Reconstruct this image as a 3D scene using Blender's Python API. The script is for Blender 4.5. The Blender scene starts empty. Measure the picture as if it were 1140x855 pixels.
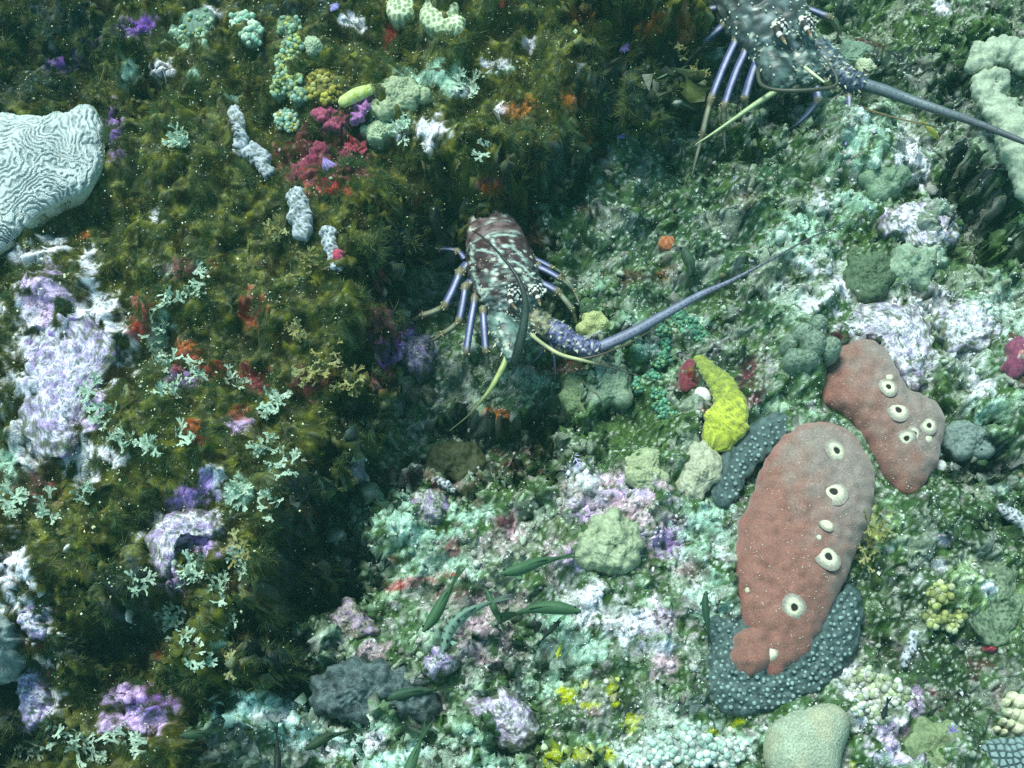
import bpy, math, random
import numpy as np
from mathutils import Vector
from mathutils.bvhtree import BVHTree

# ------------------------------------------------------------------ camera, light, exposure
S = bpy.context.scene
COL = S.collection
TILT = math.radians(20.0)
DIST = 1.50
HFOV = math.radians(45.0)
cam_d = bpy.data.cameras.new("camera")
cam = bpy.data.objects.new("camera", cam_d)
COL.objects.link(cam)
cam_d.angle = HFOV
cam_d.clip_start = 0.05
cam_d.clip_end = 200.0
FWD = np.array([0.0, math.sin(TILT), -math.cos(TILT)])
UPV = np.array([0.0, math.cos(TILT), math.sin(TILT)])
RGT = np.array([1.0, 0.0, 0.0])
CAM = -DIST * FWD
cam.location = CAM.tolist()
cam.rotation_euler = (TILT, 0, 0)
S.camera = cam

SUN_EL, SUN_AZ = math.radians(60.0), math.radians(-32.0)   # azimuth from +Y towards +X
w = bpy.data.worlds.new("World")
S.world = w
w.use_nodes = True
wn = w.node_tree
bg = wn.nodes["Background"]
sky = wn.nodes.new("ShaderNodeTexSky")
sky.sky_type = 'NISHITA'
sky.sun_disc = False
sky.sun_elevation = SUN_EL
sky.sun_rotation = SUN_AZ
filt = wn.nodes.new("ShaderNodeVectorMath")          # daylight filtered by the sea water overhead
filt.operation = 'MULTIPLY'
filt.inputs[1].default_value = (0.66, 1.0, 0.80)
wn.links.new(sky.outputs[0], filt.inputs[0])
wn.links.new(filt.outputs[0], bg.inputs[0])
bg.inputs[1].default_value = 0.085
sun_d = bpy.data.lights.new("sun", 'SUN')
sun_d.energy = 2.0
sun_d.angle = math.radians(22.0)
sun_d.color = (0.89, 1.0, 0.93)
sun = bpy.data.objects.new("sun", sun_d)
COL.objects.link(sun)
to_sun = Vector((math.sin(SUN_AZ) * math.cos(SUN_EL), math.cos(SUN_AZ) * math.cos(SUN_EL), math.sin(SUN_EL)))
sun.rotation_euler = to_sun.to_track_quat('Z', 'Y').to_euler()
S.view_settings.view_transform = 'Standard'
S.view_settings.look = 'None'
S.view_settings.exposure = 1.42
S.view_settings.gamma = 1.0
S.cycles.max_bounces = 6
S.cycles.volume_bounces = 0
S.cycles.use_denoising = False

rng = np.random.default_rng(11)
random.seed(11)

# ------------------------------------------------------------------ picture <-> place
TH = math.tan(HFOV / 2)


def ray(px, py):
    px = np.asarray(px, float)
    py = np.asarray(py, float)
    x = (px - 570.0) / 570.0 * TH
    y = (427.5 - py) / 570.0 * TH
    return x[..., None] * RGT + y[..., None] * UPV + FWD


def at(px, py, z):
    """Where the sight line of a point of the photograph crosses the height z."""
    d = ray(px, py)
    t = (np.asarray(z, float) - CAM[2]) / d[..., 2]
    return CAM + d * t[..., None]


def proj(P):
    q = P - CAM
    f = q @ FWD
    return 570 + (q @ RGT) / f / TH * 570, 427.5 - (q @ UPV) / f / TH * 570


def mpp(P):
    """metres per photo pixel at a point"""
    return float((np.asarray(P) - CAM) @ FWD) * TH / 570.0


# ------------------------------------------------------------------ noise
NT = 1024


def _band(seed, f0, bw):
    r = np.random.default_rng(seed)
    k = np.hypot(*np.meshgrid(np.fft.fftfreq(NT) * NT, np.fft.fftfreq(NT) * NT))
    F = np.fft.fft2(r.standard_normal((NT, NT))) * np.exp(-((k - f0) / bw) ** 2)
    t = np.fft.ifft2(F).real
    return (t / t.std()).astype(np.float32)


NB = _band(5, 48, 26)


def samp(T, u, v):
    n = T.shape[0]
    u = np.asarray(u) % n
    v = np.asarray(v) % n
    i = np.floor(u).astype(int)
    j = np.floor(v).astype(int)
    a = u - i
    b = v - j
    i %= n
    j %= n
    i1 = (i + 1) % n
    j1 = (j + 1) % n
    return (T[j, i] * (1 - a) * (1 - b) + T[j, i1] * a * (1 - b) + T[j1, i] * (1 - a) * b + T[j1, i1] * a * b)


def N(x, y, wl, seed=0):
    """smooth noise, unit variance, of wavelength wl metres"""
    s = (NT / 48.0) / wl
    c, sn = math.cos(seed * 1.7), math.sin(seed * 1.7)
    return samp(NB, (x * c - y * sn) * s + seed * 137.3, (x * sn + y * c) * s + seed * 61.7)


def fbm(x, y, wl, octv=4, seed=0, gain=0.5):
    t = 0
    a = 1.0
    for k in range(octv):
        t = t + a * N(x, y, wl / 2.03 ** k, seed + k * 3 + 1)
        a *= gain
    return t


def worley(x, y, cell, seed=0, jit=0.85):
    """F1, F2 and a random id of the nearest feature point"""
    x = np.asarray(x, float) / cell
    y = np.asarray(y, float) / cell
    i0 = np.floor(x).astype(np.int64)
    j0 = np.floor(y).astype(np.int64)
    f1 = np.full(x.shape, 9.0)
    f2 = np.full(x.shape, 9.0)
    idn = np.zeros(x.shape)
    for di in (-1, 0, 1):
        for dj in (-1, 0, 1):
            i = i0 + di
            j = j0 + dj
            h = (i * 374761393 + j * 668265263 + seed * 974711) & 0x7fffffff
            h = ((h ^ (h >> 13)) * 1274126177) & 0x7fffffff
            h2 = ((h ^ (h >> 11)) * 1103515245) & 0x7fffffff
            fx = i + 0.5 + ((h % 10007) / 10007.0 - 0.5) * jit
            fy = j + 0.5 + ((h2 % 10009) / 10009.0 - 0.5) * jit
            d = np.hypot(x - fx, y - fy)
            near = d < f1
            f2 = np.where(near, f1, np.minimum(f2, d))
            idn = np.where(near, (h2 % 1009) / 1009.0, idn)
            f1 = np.minimum(f1, d)
    return f1, f2, idn


def labyrinth(n=384, f0=44, it=26, seed=3):
    r = np.random.default_rng(seed)
    k = np.hypot(*np.meshgrid(np.fft.fftfreq(n) * n, np.fft.fftfreq(n) * n))
    G = np.exp(-((k - f0) / 7.0) ** 2)
    t = r.standard_normal((n, n))
    for _ in range(it):
        t = np.fft.ifft2(np.fft.fft2(t) * G).real
        t = np.tanh(t / t.std() * 1.6)
    t = np.fft.ifft2(np.fft.fft2(t) * np.exp(-((k - f0) / 22.0) ** 2)).real
    return (t / t.std()).astype(np.float32)


LAB = labyrinth()


def sst(a, b, x):
    t = np.clip((x - a) / (b - a), 0, 1)
    return t * t * (3 - 2 * t)


def sdf(x, y, poly):
    """signed distance to a closed polygon, positive inside, and the outward direction at each point"""
    poly = np.asarray(poly, float)
    d = np.full(x.shape, 1e9)
    nx = np.zeros(x.shape)
    ny = np.zeros(x.shape)
    ins = np.zeros(x.shape, bool)
    for a, b in zip(poly, np.roll(poly, -1, 0)):
        e = b - a
        wx = x - a[0]
        wy = y - a[1]
        t = np.clip((wx * e[0] + wy * e[1]) / max(e @ e, 1e-12), 0, 1)
        ex = wx - e[0] * t
        ey = wy - e[1] * t
        dd = np.hypot(ex, ey)
        m = dd < d
        d = np.where(m, dd, d)
        nx = np.where(m, ex, nx)
        ny = np.where(m, ey, ny)
        c = ((a[1] <= y) != (b[1] <= y))
        xi = a[0] + (y - a[1]) / (e[1] if abs(e[1]) > 1e-12 else 1e-12) * e[0]
        ins ^= c & (x < xi)
    sg = np.where(ins, -1.0, 1.0)
    l = np.maximum(d, 1e-6)
    return np.where(ins, d, -d), nx / l * sg, ny / l * sg


def spline(P, n, closed=False):
    """Catmull-Rom through the rows of P, n samples"""
    P = np.asarray(P, float)
    if closed:
        Q = np.vstack([P[-1], P, P[0], P[1]])
        m = len(P)
        t = np.arange(n) / n * m
    else:
        Q = np.vstack([2 * P[0] - P[1], P, 2 * P[-1] - P[-2]])
        m = len(P) - 1
        t = np.linspace(0, m, n)
    i = np.minimum(np.floor(t).astype(int), m - 1)
    f = (t - i)[:, None]
    a, b, c, d = Q[i], Q[i + 1], Q[i + 2], Q[i + 3]
    return 0.5 * (2 * b + (c - a) * f + (2 * a - 5 * b + 4 * c - d) * f ** 2 + (3 * b - a - 3 * c + d) * f ** 3)


# ------------------------------------------------------------------ object helpers
ORG = {}


def tag(o, label=None, cat=None, group=None, kind=None):
    if label:
        o["label"] = label
    if cat:
        o["category"] = cat
    if group:
        o["group"] = group
    if kind:
        o["kind"] = kind
    return o


def new_mesh(name, V, F, col=None, smooth=True, mat=None):
    me = bpy.data.meshes.new(name)
    V = np.ascontiguousarray(V, np.float32)
    if isinstance(F, list) and F and not np.isscalar(F[0]) and len({len(f) for f in F}) > 1:
        me.from_pydata(V.tolist(), [], [list(map(int, f)) for f in F])
    else:
        F = np.ascontiguousarray(F, np.int32)
        k = F.shape[1]
        me.vertices.add(len(V))
        me.vertices.foreach_set("co", V.ravel())
        me.loops.add(F.size)
        me.loops.foreach_set("vertex_index", F.ravel())
        me.polygons.add(len(F))
        me.polygons.foreach_set("loop_start", np.arange(0, F.size, k, dtype=np.int32))
        me.update(calc_edges=True)
    me.polygons.foreach_set("use_smooth", np.full(len(me.polygons), smooth, bool))
    if col is not None:
        a = me.attributes.new("col", 'FLOAT_COLOR', 'POINT')
        c = np.ones((len(V), 4), np.float32)
        c[:, :3] = np.clip(col, 0, 1)
        a.data.foreach_set("color", c.ravel())
    if mat:
        me.materials.append(mat)
    me.update()
    return me


def obj(name, V, F, mat, parent=None, base=None, col=None, smooth=True):
    """one mesh object from world coordinates; a child shares its thing's origin"""
    V = np.asarray(V, float)
    if parent is not None:
        b = ORG[parent.name]
    else:
        b = np.asarray(base if base is not None else [V[:, 0].mean(), V[:, 1].mean(), V[:, 2].min()], float)
    o = bpy.data.objects.new(name, new_mesh(name, V - b, F, col, smooth, mat))
    COL.objects.link(o)
    if parent is not None:
        o.parent = parent
    else:
        o.location = b.tolist()
    ORG[o.name] = b
    return o


def thing(name, base, label, cat, group=None):
    o = bpy.data.objects.new(name, None)
    o.empty_display_size = 0.02
    COL.objects.link(o)
    o.location = list(map(float, base))
    ORG[o.name] = np.asarray(base, float)
    return tag(o, label, cat, group)


# ------------------------------------------------------------------ materials
def material(name, color=(0.5, 0.5, 0.5), rough=0.75, spec=0.3, attr=True, grain=0.25, scale=350.0, bump=0.5,
             bdist=0.001, sheen=0.0, sss=0.0, coarse=0.15, trans=0.0):
    m = bpy.data.materials.new(name)
    m.use_nodes = True
    t = m.node_tree
    b = t.nodes["Principled BSDF"]
    b.inputs["Roughness"].default_value = rough
    b.inputs["Specular IOR Level"].default_value = spec
    if sheen:
        b.inputs["Sheen Weight"].default_value = sheen
        b.inputs["Sheen Roughness"].default_value = 0.5
    tc = t.nodes.new("ShaderNodeTexCoord")
    n1 = t.nodes.new("ShaderNodeTexNoise")
    n1.inputs["Scale"].default_value = scale
    n1.inputs["Detail"].default_value = 3.0
    t.links.new(tc.outputs["Object"], n1.inputs["Vector"])
    n2 = t.nodes.new("ShaderNodeTexNoise")
    n2.inputs["Scale"].default_value = scale / 7.0
    n2.inputs["Detail"].default_value = 4.0
    t.links.new(tc.outputs["Object"], n2.inputs["Vector"])
    if attr:
        c = t.nodes.new("ShaderNodeAttribute")
        c.attribute_name = "col"
        cs = c.outputs["Color"]
    else:
        c = t.nodes.new("ShaderNodeRGB")
        c.outputs[0].default_value = (*color, 1)
        cs = c.outputs[0]
    # albedo multiplied by (1 +- grain) fine and (1 +- coarse) coarse mottling
    r1 = t.nodes.new("ShaderNodeMapRange")
    r1.inputs["From Min"].default_value = 0.3
    r1.inputs["From Max"].default_value = 0.7
    r1.inputs["To Min"].default_value = 1 - grain
    r1.inputs["To Max"].default_value = 1 + grain
    t.links.new(n1.outputs["Fac"], r1.inputs["Value"])
    r2 = t.nodes.new("ShaderNodeMapRange")
    r2.inputs["From Min"].default_value = 0.3
    r2.inputs["From Max"].default_value = 0.7
    r2.inputs["To Min"].default_value = 1 - coarse
    r2.inputs["To Max"].default_value = 1 + coarse
    t.links.new(n2.outputs["Fac"], r2.inputs["Value"])
    mu = t.nodes.new("ShaderNodeMath")
    mu.operation = 'MULTIPLY'
    t.links.new(r1.outputs[0], mu.inputs[0])
    t.links.new(r2.outputs[0], mu.inputs[1])
    vm = t.nodes.new("ShaderNodeVectorMath")
    vm.operation = 'SCALE'
    t.links.new(cs, vm.inputs[0])
    t.links.new(mu.outputs[0], vm.inputs["Scale"])
    t.links.new(vm.outputs[0], b.inputs["Base Color"])
    if bump:
        bp = t.nodes.new("ShaderNodeBump")
        bp.inputs["Strength"].default_value = bump
        bp.inputs["Distance"].default_value = bdist
        t.links.new(n1.outputs["Fac"], bp.inputs["Height"])
        t.links.new(bp.outputs[0], b.inputs["Normal"])
    if trans:
        out = t.nodes["Material Output"]
        tr = t.nodes.new("ShaderNodeBsdfTranslucent")
        t.links.new(vm.outputs[0], tr.inputs[0])
        mx = t.nodes.new("ShaderNodeMixShader")
        mx.inputs[0].default_value = trans
        t.links.new(b.outputs[0], mx.inputs[1])
        t.links.new(tr.outputs[0], mx.inputs[2])
        t.links.new(mx.outputs[0], out.inputs["Surface"])
    return m


M_ROCK = material("reef_rock", grain=0.46, scale=560, bump=0.75, bdist=0.0009, coarse=0.25, spec=0.18, rough=0.75)
M_CORAL = material("coral_skin", grain=0.22, scale=520, bump=0.7, bdist=0.0009, rough=0.65)
M_SPONGE = material("sponge_skin", grain=0.27, scale=520, bump=0.7, bdist=0.0008, rough=0.85, sheen=0.25)
M_ALGA = material("algal_turf", grain=0.15, scale=300, bump=0, rough=0.8, spec=0.08, trans=0.4)
M_FROND = material("seaweed_frond", grain=0.15, scale=400, bump=0.2, rough=0.5, trans=0.25)
M_SHELL = material("lobster_shell", grain=0.2, scale=650, bump=0.3, bdist=0.0005, rough=0.42, spec=0.35, coarse=0.2)
M_FISH = material("fish_skin", grain=0.12, scale=500, bump=0.15, bdist=0.0004, rough=0.6, spec=0.2)
M_GRAIN = material("sparkle_sand", grain=0.1, scale=300, bump=0, rough=0.3, spec=0.7)

# albedo palette
W = (0.76, 0.74, 0.80)
LIL = (0.52, 0.40, 0.58)
PNK = (0.46, 0.36, 0.40)
TEA = (0.38, 0.51, 0.43)
PGR = (0.36, 0.46, 0.28)
GRN = (0.085, 0.13, 0.055)
OLV = (0.055, 0.060, 0.018)
DRK = (0.020, 0.032, 0.032)  # near-black, also used to paint shade into crevices and hollows
MAR = (0.13, 0.035, 0.05)
RED = (0.30, 0.05, 0.05)
YEL = (0.36, 0.39, 0.06)
VIO = (0.27, 0.13, 0.46)
ORG_C = (0.34, 0.12, 0.05)
GRY = (0.20, 0.25, 0.25)

# ------------------------------------------------------------------ the reef floor
STEP = 0.0023
xs = np.concatenate([np.linspace(-1.5, -0.74, 75)[:-1], np.arange(-0.74, 0.74, STEP), np.linspace(0.74, 1.5, 75)])
ys = np.concatenate([np.linspace(-1.3, -0.52, 75)[:-1], np.arange(-0.52, 0.68, STEP), np.linspace(0.68, 1.5, 75)])
GX, GY = np.meshgrid(xs, ys)
PX0, PY0 = proj(np.stack([GX, GY, 0 * GX], -1))


def wp(pts, z):
    p = np.asarray(pts, float)
    return at(p[:, 0], p[:, 1], z)[:, :2]


wob_x = 0.013 * fbm(GX, GY, 0.10, 4, 21, 0.6)
wob_y = 0.013 * fbm(GX, GY, 0.10, 4, 29, 0.6)
QX, QY = GX + wob_x, GY + wob_y

H = np.full(GX.shape, -0.07)
SX = np.zeros(GX.shape)
SY = np.zeros(GX.shape)


def terrace(pts, z, h, wdt, over=0.0):
    """raise everything inside an outline (read off the photo at height z) by h over a rim of width wdt"""
    global H, SX, SY
    d, nx, ny = sdf(QX, QY, wp(pts, z))
    H = H + h * sst(-wdt, wdt, d)
    if over:
        k = np.exp(-(d / (wdt * 1.6)) ** 2) * over
        SX = SX + np.where(d > 0, nx, -nx * 0.8) * k
        SY = SY + np.where(d > 0, ny, -ny * 0.8) * k


BIG_SPONGE = [(903, 469), (930, 472), (954, 490), (969, 518), (973, 550), (964, 588), (949, 625), (932, 664), (915, 700), (897, 732), (872, 751), (853, 752), (842, 738), (826, 698), (816, 655),
              (817, 622), (824, 588), (836, 550), (851, 515), (873, 485)]
SMALL_SPONGE = [(961, 378), (937, 385), (919, 405), (914, 428), (919, 450), (940, 464), (955, 480), (967, 500), (984, 530), (1000, 548), (1015, 552), (1031, 536), (1046, 506), (1051, 476), (1043, 452),
                (1028, 440), (1013, 438), (1004, 428), (995, 412), (985, 393), (974, 381)]
STAR_CORAL = [(788, 690), (806, 686), (850, 690), (900, 690), (935, 655), (955, 655), (960, 690), (947, 735), (922, 765), (882, 786), (840, 797), (800, 790), (783, 766), (785, 725)]
BRAIN = [(-130, 210), (-70, 150), (0, 132), (28, 131), (50, 127), (64, 122), (76, 125), (100, 123), (115, 135), (121, 155), (119, 178), (109, 198), (96, 216),
         (74, 228), (54, 238), (38, 252), (22, 266), (10, 282), (-8, 296), (-60, 340), (-120, 300)]
MASS = [(-700, -700), (800, -700), (768, 10), (752, 62), (705, 58), (690, 92), (640, 132), (600, 160), (560, 186),
        (520, 198), (470, 190), (440, 215), (425, 260), (402, 300), (398, 400), (404, 440), (378, 470), (335, 520),
        (318, 570), (298, 600), (302, 640), (275, 690), (250, 725), (206, 745), (182, 785), (168, 855), (160, 1500), (-700, 1500)]
RIGHT = [(690, 150), (780, 100), (870, 120), (960, 60), (1060, 90), (1500, -200), (1800, 1700), (250, 1600), (330, 900), (470, 800), (345, 745),
         (330, 690), (405, 650), (395, 590), (440, 545), (520, 540), (600, 525), (650, 490), (632, 440), (690, 400), (640, 330), (600, 270), (620, 210)]
terrace(MASS, 0.13, 0.18, 0.040, 0.020)
terrace([(505, 205), (590, 205), (602, 262), (575, 275), (505, 270)], 0.02, -0.045, 0.02)
terrace(RIGHT, 0.0, 0.075, 0.035, 0.006)
terrace([(860, 90), (960, 130), (1050, 240), (1500, 330), (1700, 1500), (700, 1500), (640, 860), (600, 760), (590, 640),
         (650, 520), (770, 420), (850, 250)], 0.03, 0.045, 0.09)
terrace([(1055, 30), (1500, -200), (1500, 330), (1100, 240), (1065, 160)], 0.06, 0.04, 0.03)
terrace([(235, 780), (300, 764), (345, 800), (460, 812), (520, 838), (640, 850), (640, 1200), (190, 1200), (212, 850)], 0.0, 0.075, 0.03)
# crevices and hollows
terrace([(755, -60), (940, -60), (950, 50), (965, 100), (890, 125), (850, 150), (810, 205), (765, 205), (750, 60)], 0.0, -0.040, 0.03)
terrace([(470, 468), (560, 455), (632, 452), (640, 490), (570, 515), (480, 500)], 0.0, -0.075, 0.018)
terrace([(640, 60), (720, 55), (775, 90), (705, 122), (645, 130)], 0.0, -0.085, 0.025)
terrace([(1062, 165), (1110, 200), (1150, 240), (1145, 300), (1085, 285), (1050, 225)], 0.05, -0.10, 0.025)
terrace([(300, 610), (390, 600), (400, 660), (330, 740), (275, 745), (285, 690)], 0.0, -0.06, 0.025)
terrace([(120, 645), (185, 640), (192, 700), (150, 750), (90, 735), (70, 715)], 0.13, -0.075, 0.02)
terrace([(-40, 715), (10, 740), (22, 790), (15, 860), (-60, 860)], 0.12, -0.07, 0.02)
terrace([(1055, 480), (1150, 500), (1150, 545), (1085, 540)], 0.05, -0.05, 0.02)
terrace([(540, 690), (590, 690), (590, 760), (545, 750)], 0.0, -0.03, 0.02)
terrace([(-700, 640), (60, 640), (200, 760), (195, 1500), (-700, 1500)], 0.13, -0.05, 0.05)
terrace([(-700, 735), (120, 735), (245, 742), (235, 1500), (-700, 1500)], 0.10, -0.05, 0.03)
terrace([(-200, 60), (130, 20), (170, 120), (60, 130), (-200, 300)], 0.12, -0.05, 0.03)
MASSD, _, _ = sdf(QX, QY, wp(MASS, 0.13))
onmass = sst(-0.03, 0.02, MASSD)

HB = H.copy()
f1, f2, wid = worley(GX + 0.01 * N(GX, GY, .05, 3), GY + 0.01 * N(GX, GY, .05, 4), 0.062, 7)
lump1 = np.sqrt(np.clip(1 - (f1 / 0.85) ** 2, 0, 1))
f1b, f2b, widb = worley(GX + 0.006 * N(GX, GY, .02, 5), GY + 0.006 * N(GX, GY, .02, 6), 0.026, 9)
lump2 = np.sqrt(np.clip(1 - (f1b / 0.85) ** 2, 0, 1))
f1c, f2c, widc = worley(GX + 0.002 * N(GX, GY, .01, 5), GY + 0.002 * N(GX, GY, .01, 6), 0.0105, 13)
lump3 = np.sqrt(np.clip(1 - (f1c / 0.9) ** 2, 0, 1))
rough_sel = sst(-0.8, 0.8, N(GX, GY, 0.11, 77))
big = fbm(GX, GY, 0.22, 3, 41)
mid_n = fbm(GX, GY, 0.045, 3, 51)
fine_n = fbm(GX, GY, 0.012, 3, 61, 0.6)
H = H + 0.013 * big + (0.022 * onmass + 0.010 * (1 - onmass)) * (lump1 - 0.5) + 0.0038 * (lump2 - 0.5) * (0.5 + rough_sel) * (1 - .5 * onmass) \
    + 0.0040 * mid_n + 0.0013 * (lump3 - 0.5) * (0.2 + rough_sel) * (1 - .7 * onmass) + 0.00065 * fine_n
for _pl in (BIG_SPONGE, SMALL_SPONGE, STAR_CORAL, BRAIN):
    _d, _, _ = sdf(GX, GY, wp(_pl, 0.11 if _pl is BRAIN else 0.06))
    _k = sst(-0.012, 0.012, _d) * 0.85
    H = H * (1 - _k) + (HB - 0.004) * _k
SX = SX + 0.0015 * N(GX, GY, 0.03, 91) + 0.0006 * N(GX, GY, 0.012, 93)
SY = SY + 0.0015 * N(GX, GY, 0.03, 95) + 0.0006 * N(GX, GY, 0.012, 97)
RV = np.stack([GX + SX, GY + SY, H], -1).reshape(-1, 3)
ny_, nx_ = GX.shape
# cliffs: break the steep faces up with relief that also varies with height
_G = RV.reshape(ny_, nx_, 3)
_n = np.cross(np.gradient(_G, axis=1), np.gradient(_G, axis=0))
_n /= np.maximum(np.linalg.norm(_n, axis=-1, keepdims=True), 1e-12)
_gy, _gx = np.gradient(HB, ys, xs)
_st = sst(0.9, 2.4, np.hypot(_gx, _gy))
_u, _v = _G[..., 0] + 0.8 * _G[..., 2], _G[..., 1] - 1.1 * _G[..., 2]
_d = _st * (0.0032 * fbm(_u, _v, 0.035, 2, 301) + 0.0016 * fbm(_u, _v, 0.012, 2, 303))
RV = (_G + _n * _d[..., None]).reshape(-1, 3)
ii = np.arange(ny_ * nx_).reshape(ny_, nx_)
RF = np.stack([ii[:-1, :-1], ii[:-1, 1:], ii[1:, 1:], ii[1:, :-1]], -1).reshape(-1, 4)

# coarse copy for casting sight lines on
k = 3
RVc = RV.reshape(ny_, nx_, 3)[::k, ::k]
cy_, cx_ = RVc.shape[:2]
jj = np.arange(cy_ * cx_).reshape(cy_, cx_)
RFc = np.stack([jj[:-1, :-1], jj[:-1, 1:], jj[1:, 1:], jj[1:, :-1]], -1).reshape(-1, 4)
REEF = BVHTree.FromPolygons(RVc.reshape(-1, 3).tolist(), RFc.tolist())


def hit(px, py, tree=None):
    d = ray(px, py)
    p, n, i, l = (tree or REEF).ray_cast(Vector(CAM.tolist()), Vector(d.tolist()))
    if p is None:
        return at(px, py, 0.0), np.array([0, 0, 1.0])
    n = np.array(n)
    if n[2] < 0:
        n = -n
    return np.array(p), n


RPX, RPY = proj(RV)
RX, RY = RV[:, 0], RV[:, 1]
G1 = fine_n.ravel() / 1.5
G2 = mid_n.ravel() / 1.4
G3 = N(RX, RY, 0.007, 131)
G4 = fbm(RX, RY, 0.03, 3, 133)
IDc = widc.ravel()
IDb = widb.ravel()
L3 = lump3.ravel()
OM = onmass.ravel()


def lerp(a, b, t):
    return a + (np.asarray(b) - a) * np.clip(t, 0, 1)[:, None]


# ---- albedo: what grows where (turf, crusts, bare limestone), plus shade painted into hollows
BIGC = N(RX, RY, 0.09, 401)
C = np.tile(np.array((0.14, 0.20, 0.13)), (len(RV), 1))
C = lerp(C, (0.46, 0.57, 0.45), sst(0.35, 1.35, G2 + 0.5 * G1 + 0.6 * BIGC) * 0.75)
C = lerp(C, (0.055, 0.10, 0.035), sst(-0.25, 0.65, -G4 + 0.4 * G1 - 0.6 * BIGC) * 0.92)
C = lerp(C, np.array((0.080, 0.080, 0.020)) * (1 + .5 * np.clip(G4, -1, 1.5))[:, None], OM * 0.93)
C = lerp(C, (0.30, 0.25, 0.29), (IDc > 0.84) * 0.5 * (1 - OM))
BLOBS = []


def B(col, st, *spots):
    for s in spots:
        BLOBS.append((col, st) + tuple(s))


# broad turf, read as one green before the patches
B(GRN, 1.0, (700, 225, 120, 80), (830, 220, 80, 70), (1010, 40, 80, 60), (1060, 600, 100, 70), (1060, 720, 100, 90), (830, 380, 80, 40), (1080, 460, 70, 40), (620, 510, 90, 40), (720, 470, 80, 40))
B((0.05, 0.085, 0.05), 0.9, (690, 180, 110, 50), (640, 260, 70, 60), (1010, 60, 70, 60), (1080, 590, 70, 40), (1060, 770, 80, 60), (1000, 660, 50, 60))
# left rock
B(W, 1.3, (60, 410, 55, 75), (95, 370, 48, 30), (45, 345, 38, 40), (62, 480, 42, 40), (108, 345, 35, 20), (100, 395, 55, 30))
B(LIL, .9, (50, 330, 30, 40), (75, 440, 40, 50))
B(W, 1.1, (15, 640, 22, 45), (38, 690, 22, 28), (38, 775, 30, 40), (210, 583, 45, 24), (180, 615, 14, 38), (240, 540, 22, 18),
  (20, 500, 18, 30), (30, 285, 24, 14), (55, 270, 24, 12), (98, 300, 12, 26), (95, 520, 14, 26), (125, 510, 20, 12), (175, 240, 8, 8))
B(TEA, 1.0, (178, 370, 18, 22), (262, 545, 18, 18), (8, 520, 18, 30), (185, 300, 12, 10), (250, 725, 12, 14))
B(VIO, .5, (125, 145, 14, 30), (222, 545, 22, 18), (30, 790, 22, 30), (95, 375, 30, 20), (150, 785, 40, 25), (205, 420, 20, 14), (150, 30, 30, 14), (160, 790, 34, 24))
B(LIL, 1.0, (195, 650, 14, 14), (140, 775, 22, 16), (150, 800, 40, 22), (265, 470, 14, 12), (225, 600, 26, 18))
B(DRK, 1.2, (140, 700, 44, 34), (90, 725, 40, 14), (120, 650, 24, 20), (10, 800, 18, 34), (150, 640, 20, 20))  # shade of the lower left pockets painted dark
B((.30, .20, .46), .7, (70, 440, 24, 34), (50, 400, 20, 26), (95, 380, 22, 14), (225, 600, 20, 14), (205, 560, 24, 12), (30, 765, 14, 20), (230, 545, 24, 12), (160, 790, 20, 14), (38, 690, 12, 12))
B(RED, .8, (160, 365, 18, 14), (215, 478, 16, 12), (218, 488, 10, 7), (280, 420, 22, 14), (240, 412, 18, 12), (50, 752, 14, 10), (175, 720, 12, 10), (205, 395, 18, 14), (280, 345, 16, 22), (160, 350, 14, 20))
B(ORG_C, .9, (205, 385, 16, 12), (215, 478, 14, 10), (265, 460, 12, 10), (90, 262, 8, 6))
B(MAR, .8, (40, 545, 30, 16), (285, 425, 16, 20), (205, 300, 30, 14), (340, 430, 30, 20))
# upper ledge
B(TEA, .9, (205, 35, 26, 16), (215, 85, 10, 10), (145, 85, 18, 18), (260, 108, 8, 6), (420, 145, 22, 14), (560, 75, 16, 8), (470, 85, 30, 12), (500, 90, 30, 20))
B(W, 1.0, (178, 80, 18, 14), (480, 145, 18, 16), (590, 52, 8, 10), (390, 22, 16, 10), (555, 72, 16, 8), (235, 14, 14, 8), (400, 30, 8, 12), (555, 122, 10, 8), (645, 75, 5, 8), (478, 155, 10, 12), (440, 150, 14, 10), (520, 100, 14, 8))
B(RED, .9, (435, 40, 9, 14), (565, 4, 12, 6), (345, 185, 30, 30), (360, 140, 20, 16), (385, 115, 14, 12), (390, 155, 18, 14), (365, 210, 24, 12))
B(MAR, .9, (350, 170, 46, 40), (390, 180, 24, 24), (365, 160, 30, 40))
B(VIO, .8, (400, 125, 10, 14), (403, 132, 8, 14), (100, 45, 20, 10), (160, 28, 18, 12), (70, 70, 24, 14))
B(ORG_C, .6, (735, 25, 30, 16), (760, 30, 16, 26), (650, 16, 18, 10), (580, 120, 20, 12), (640, 110, 22, 14))
B(DRK, 1.0, (60, 30, 70, 40), (40, 95, 60, 20), (330, 8, 60, 10), (290, 30, 10, 14))
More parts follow.
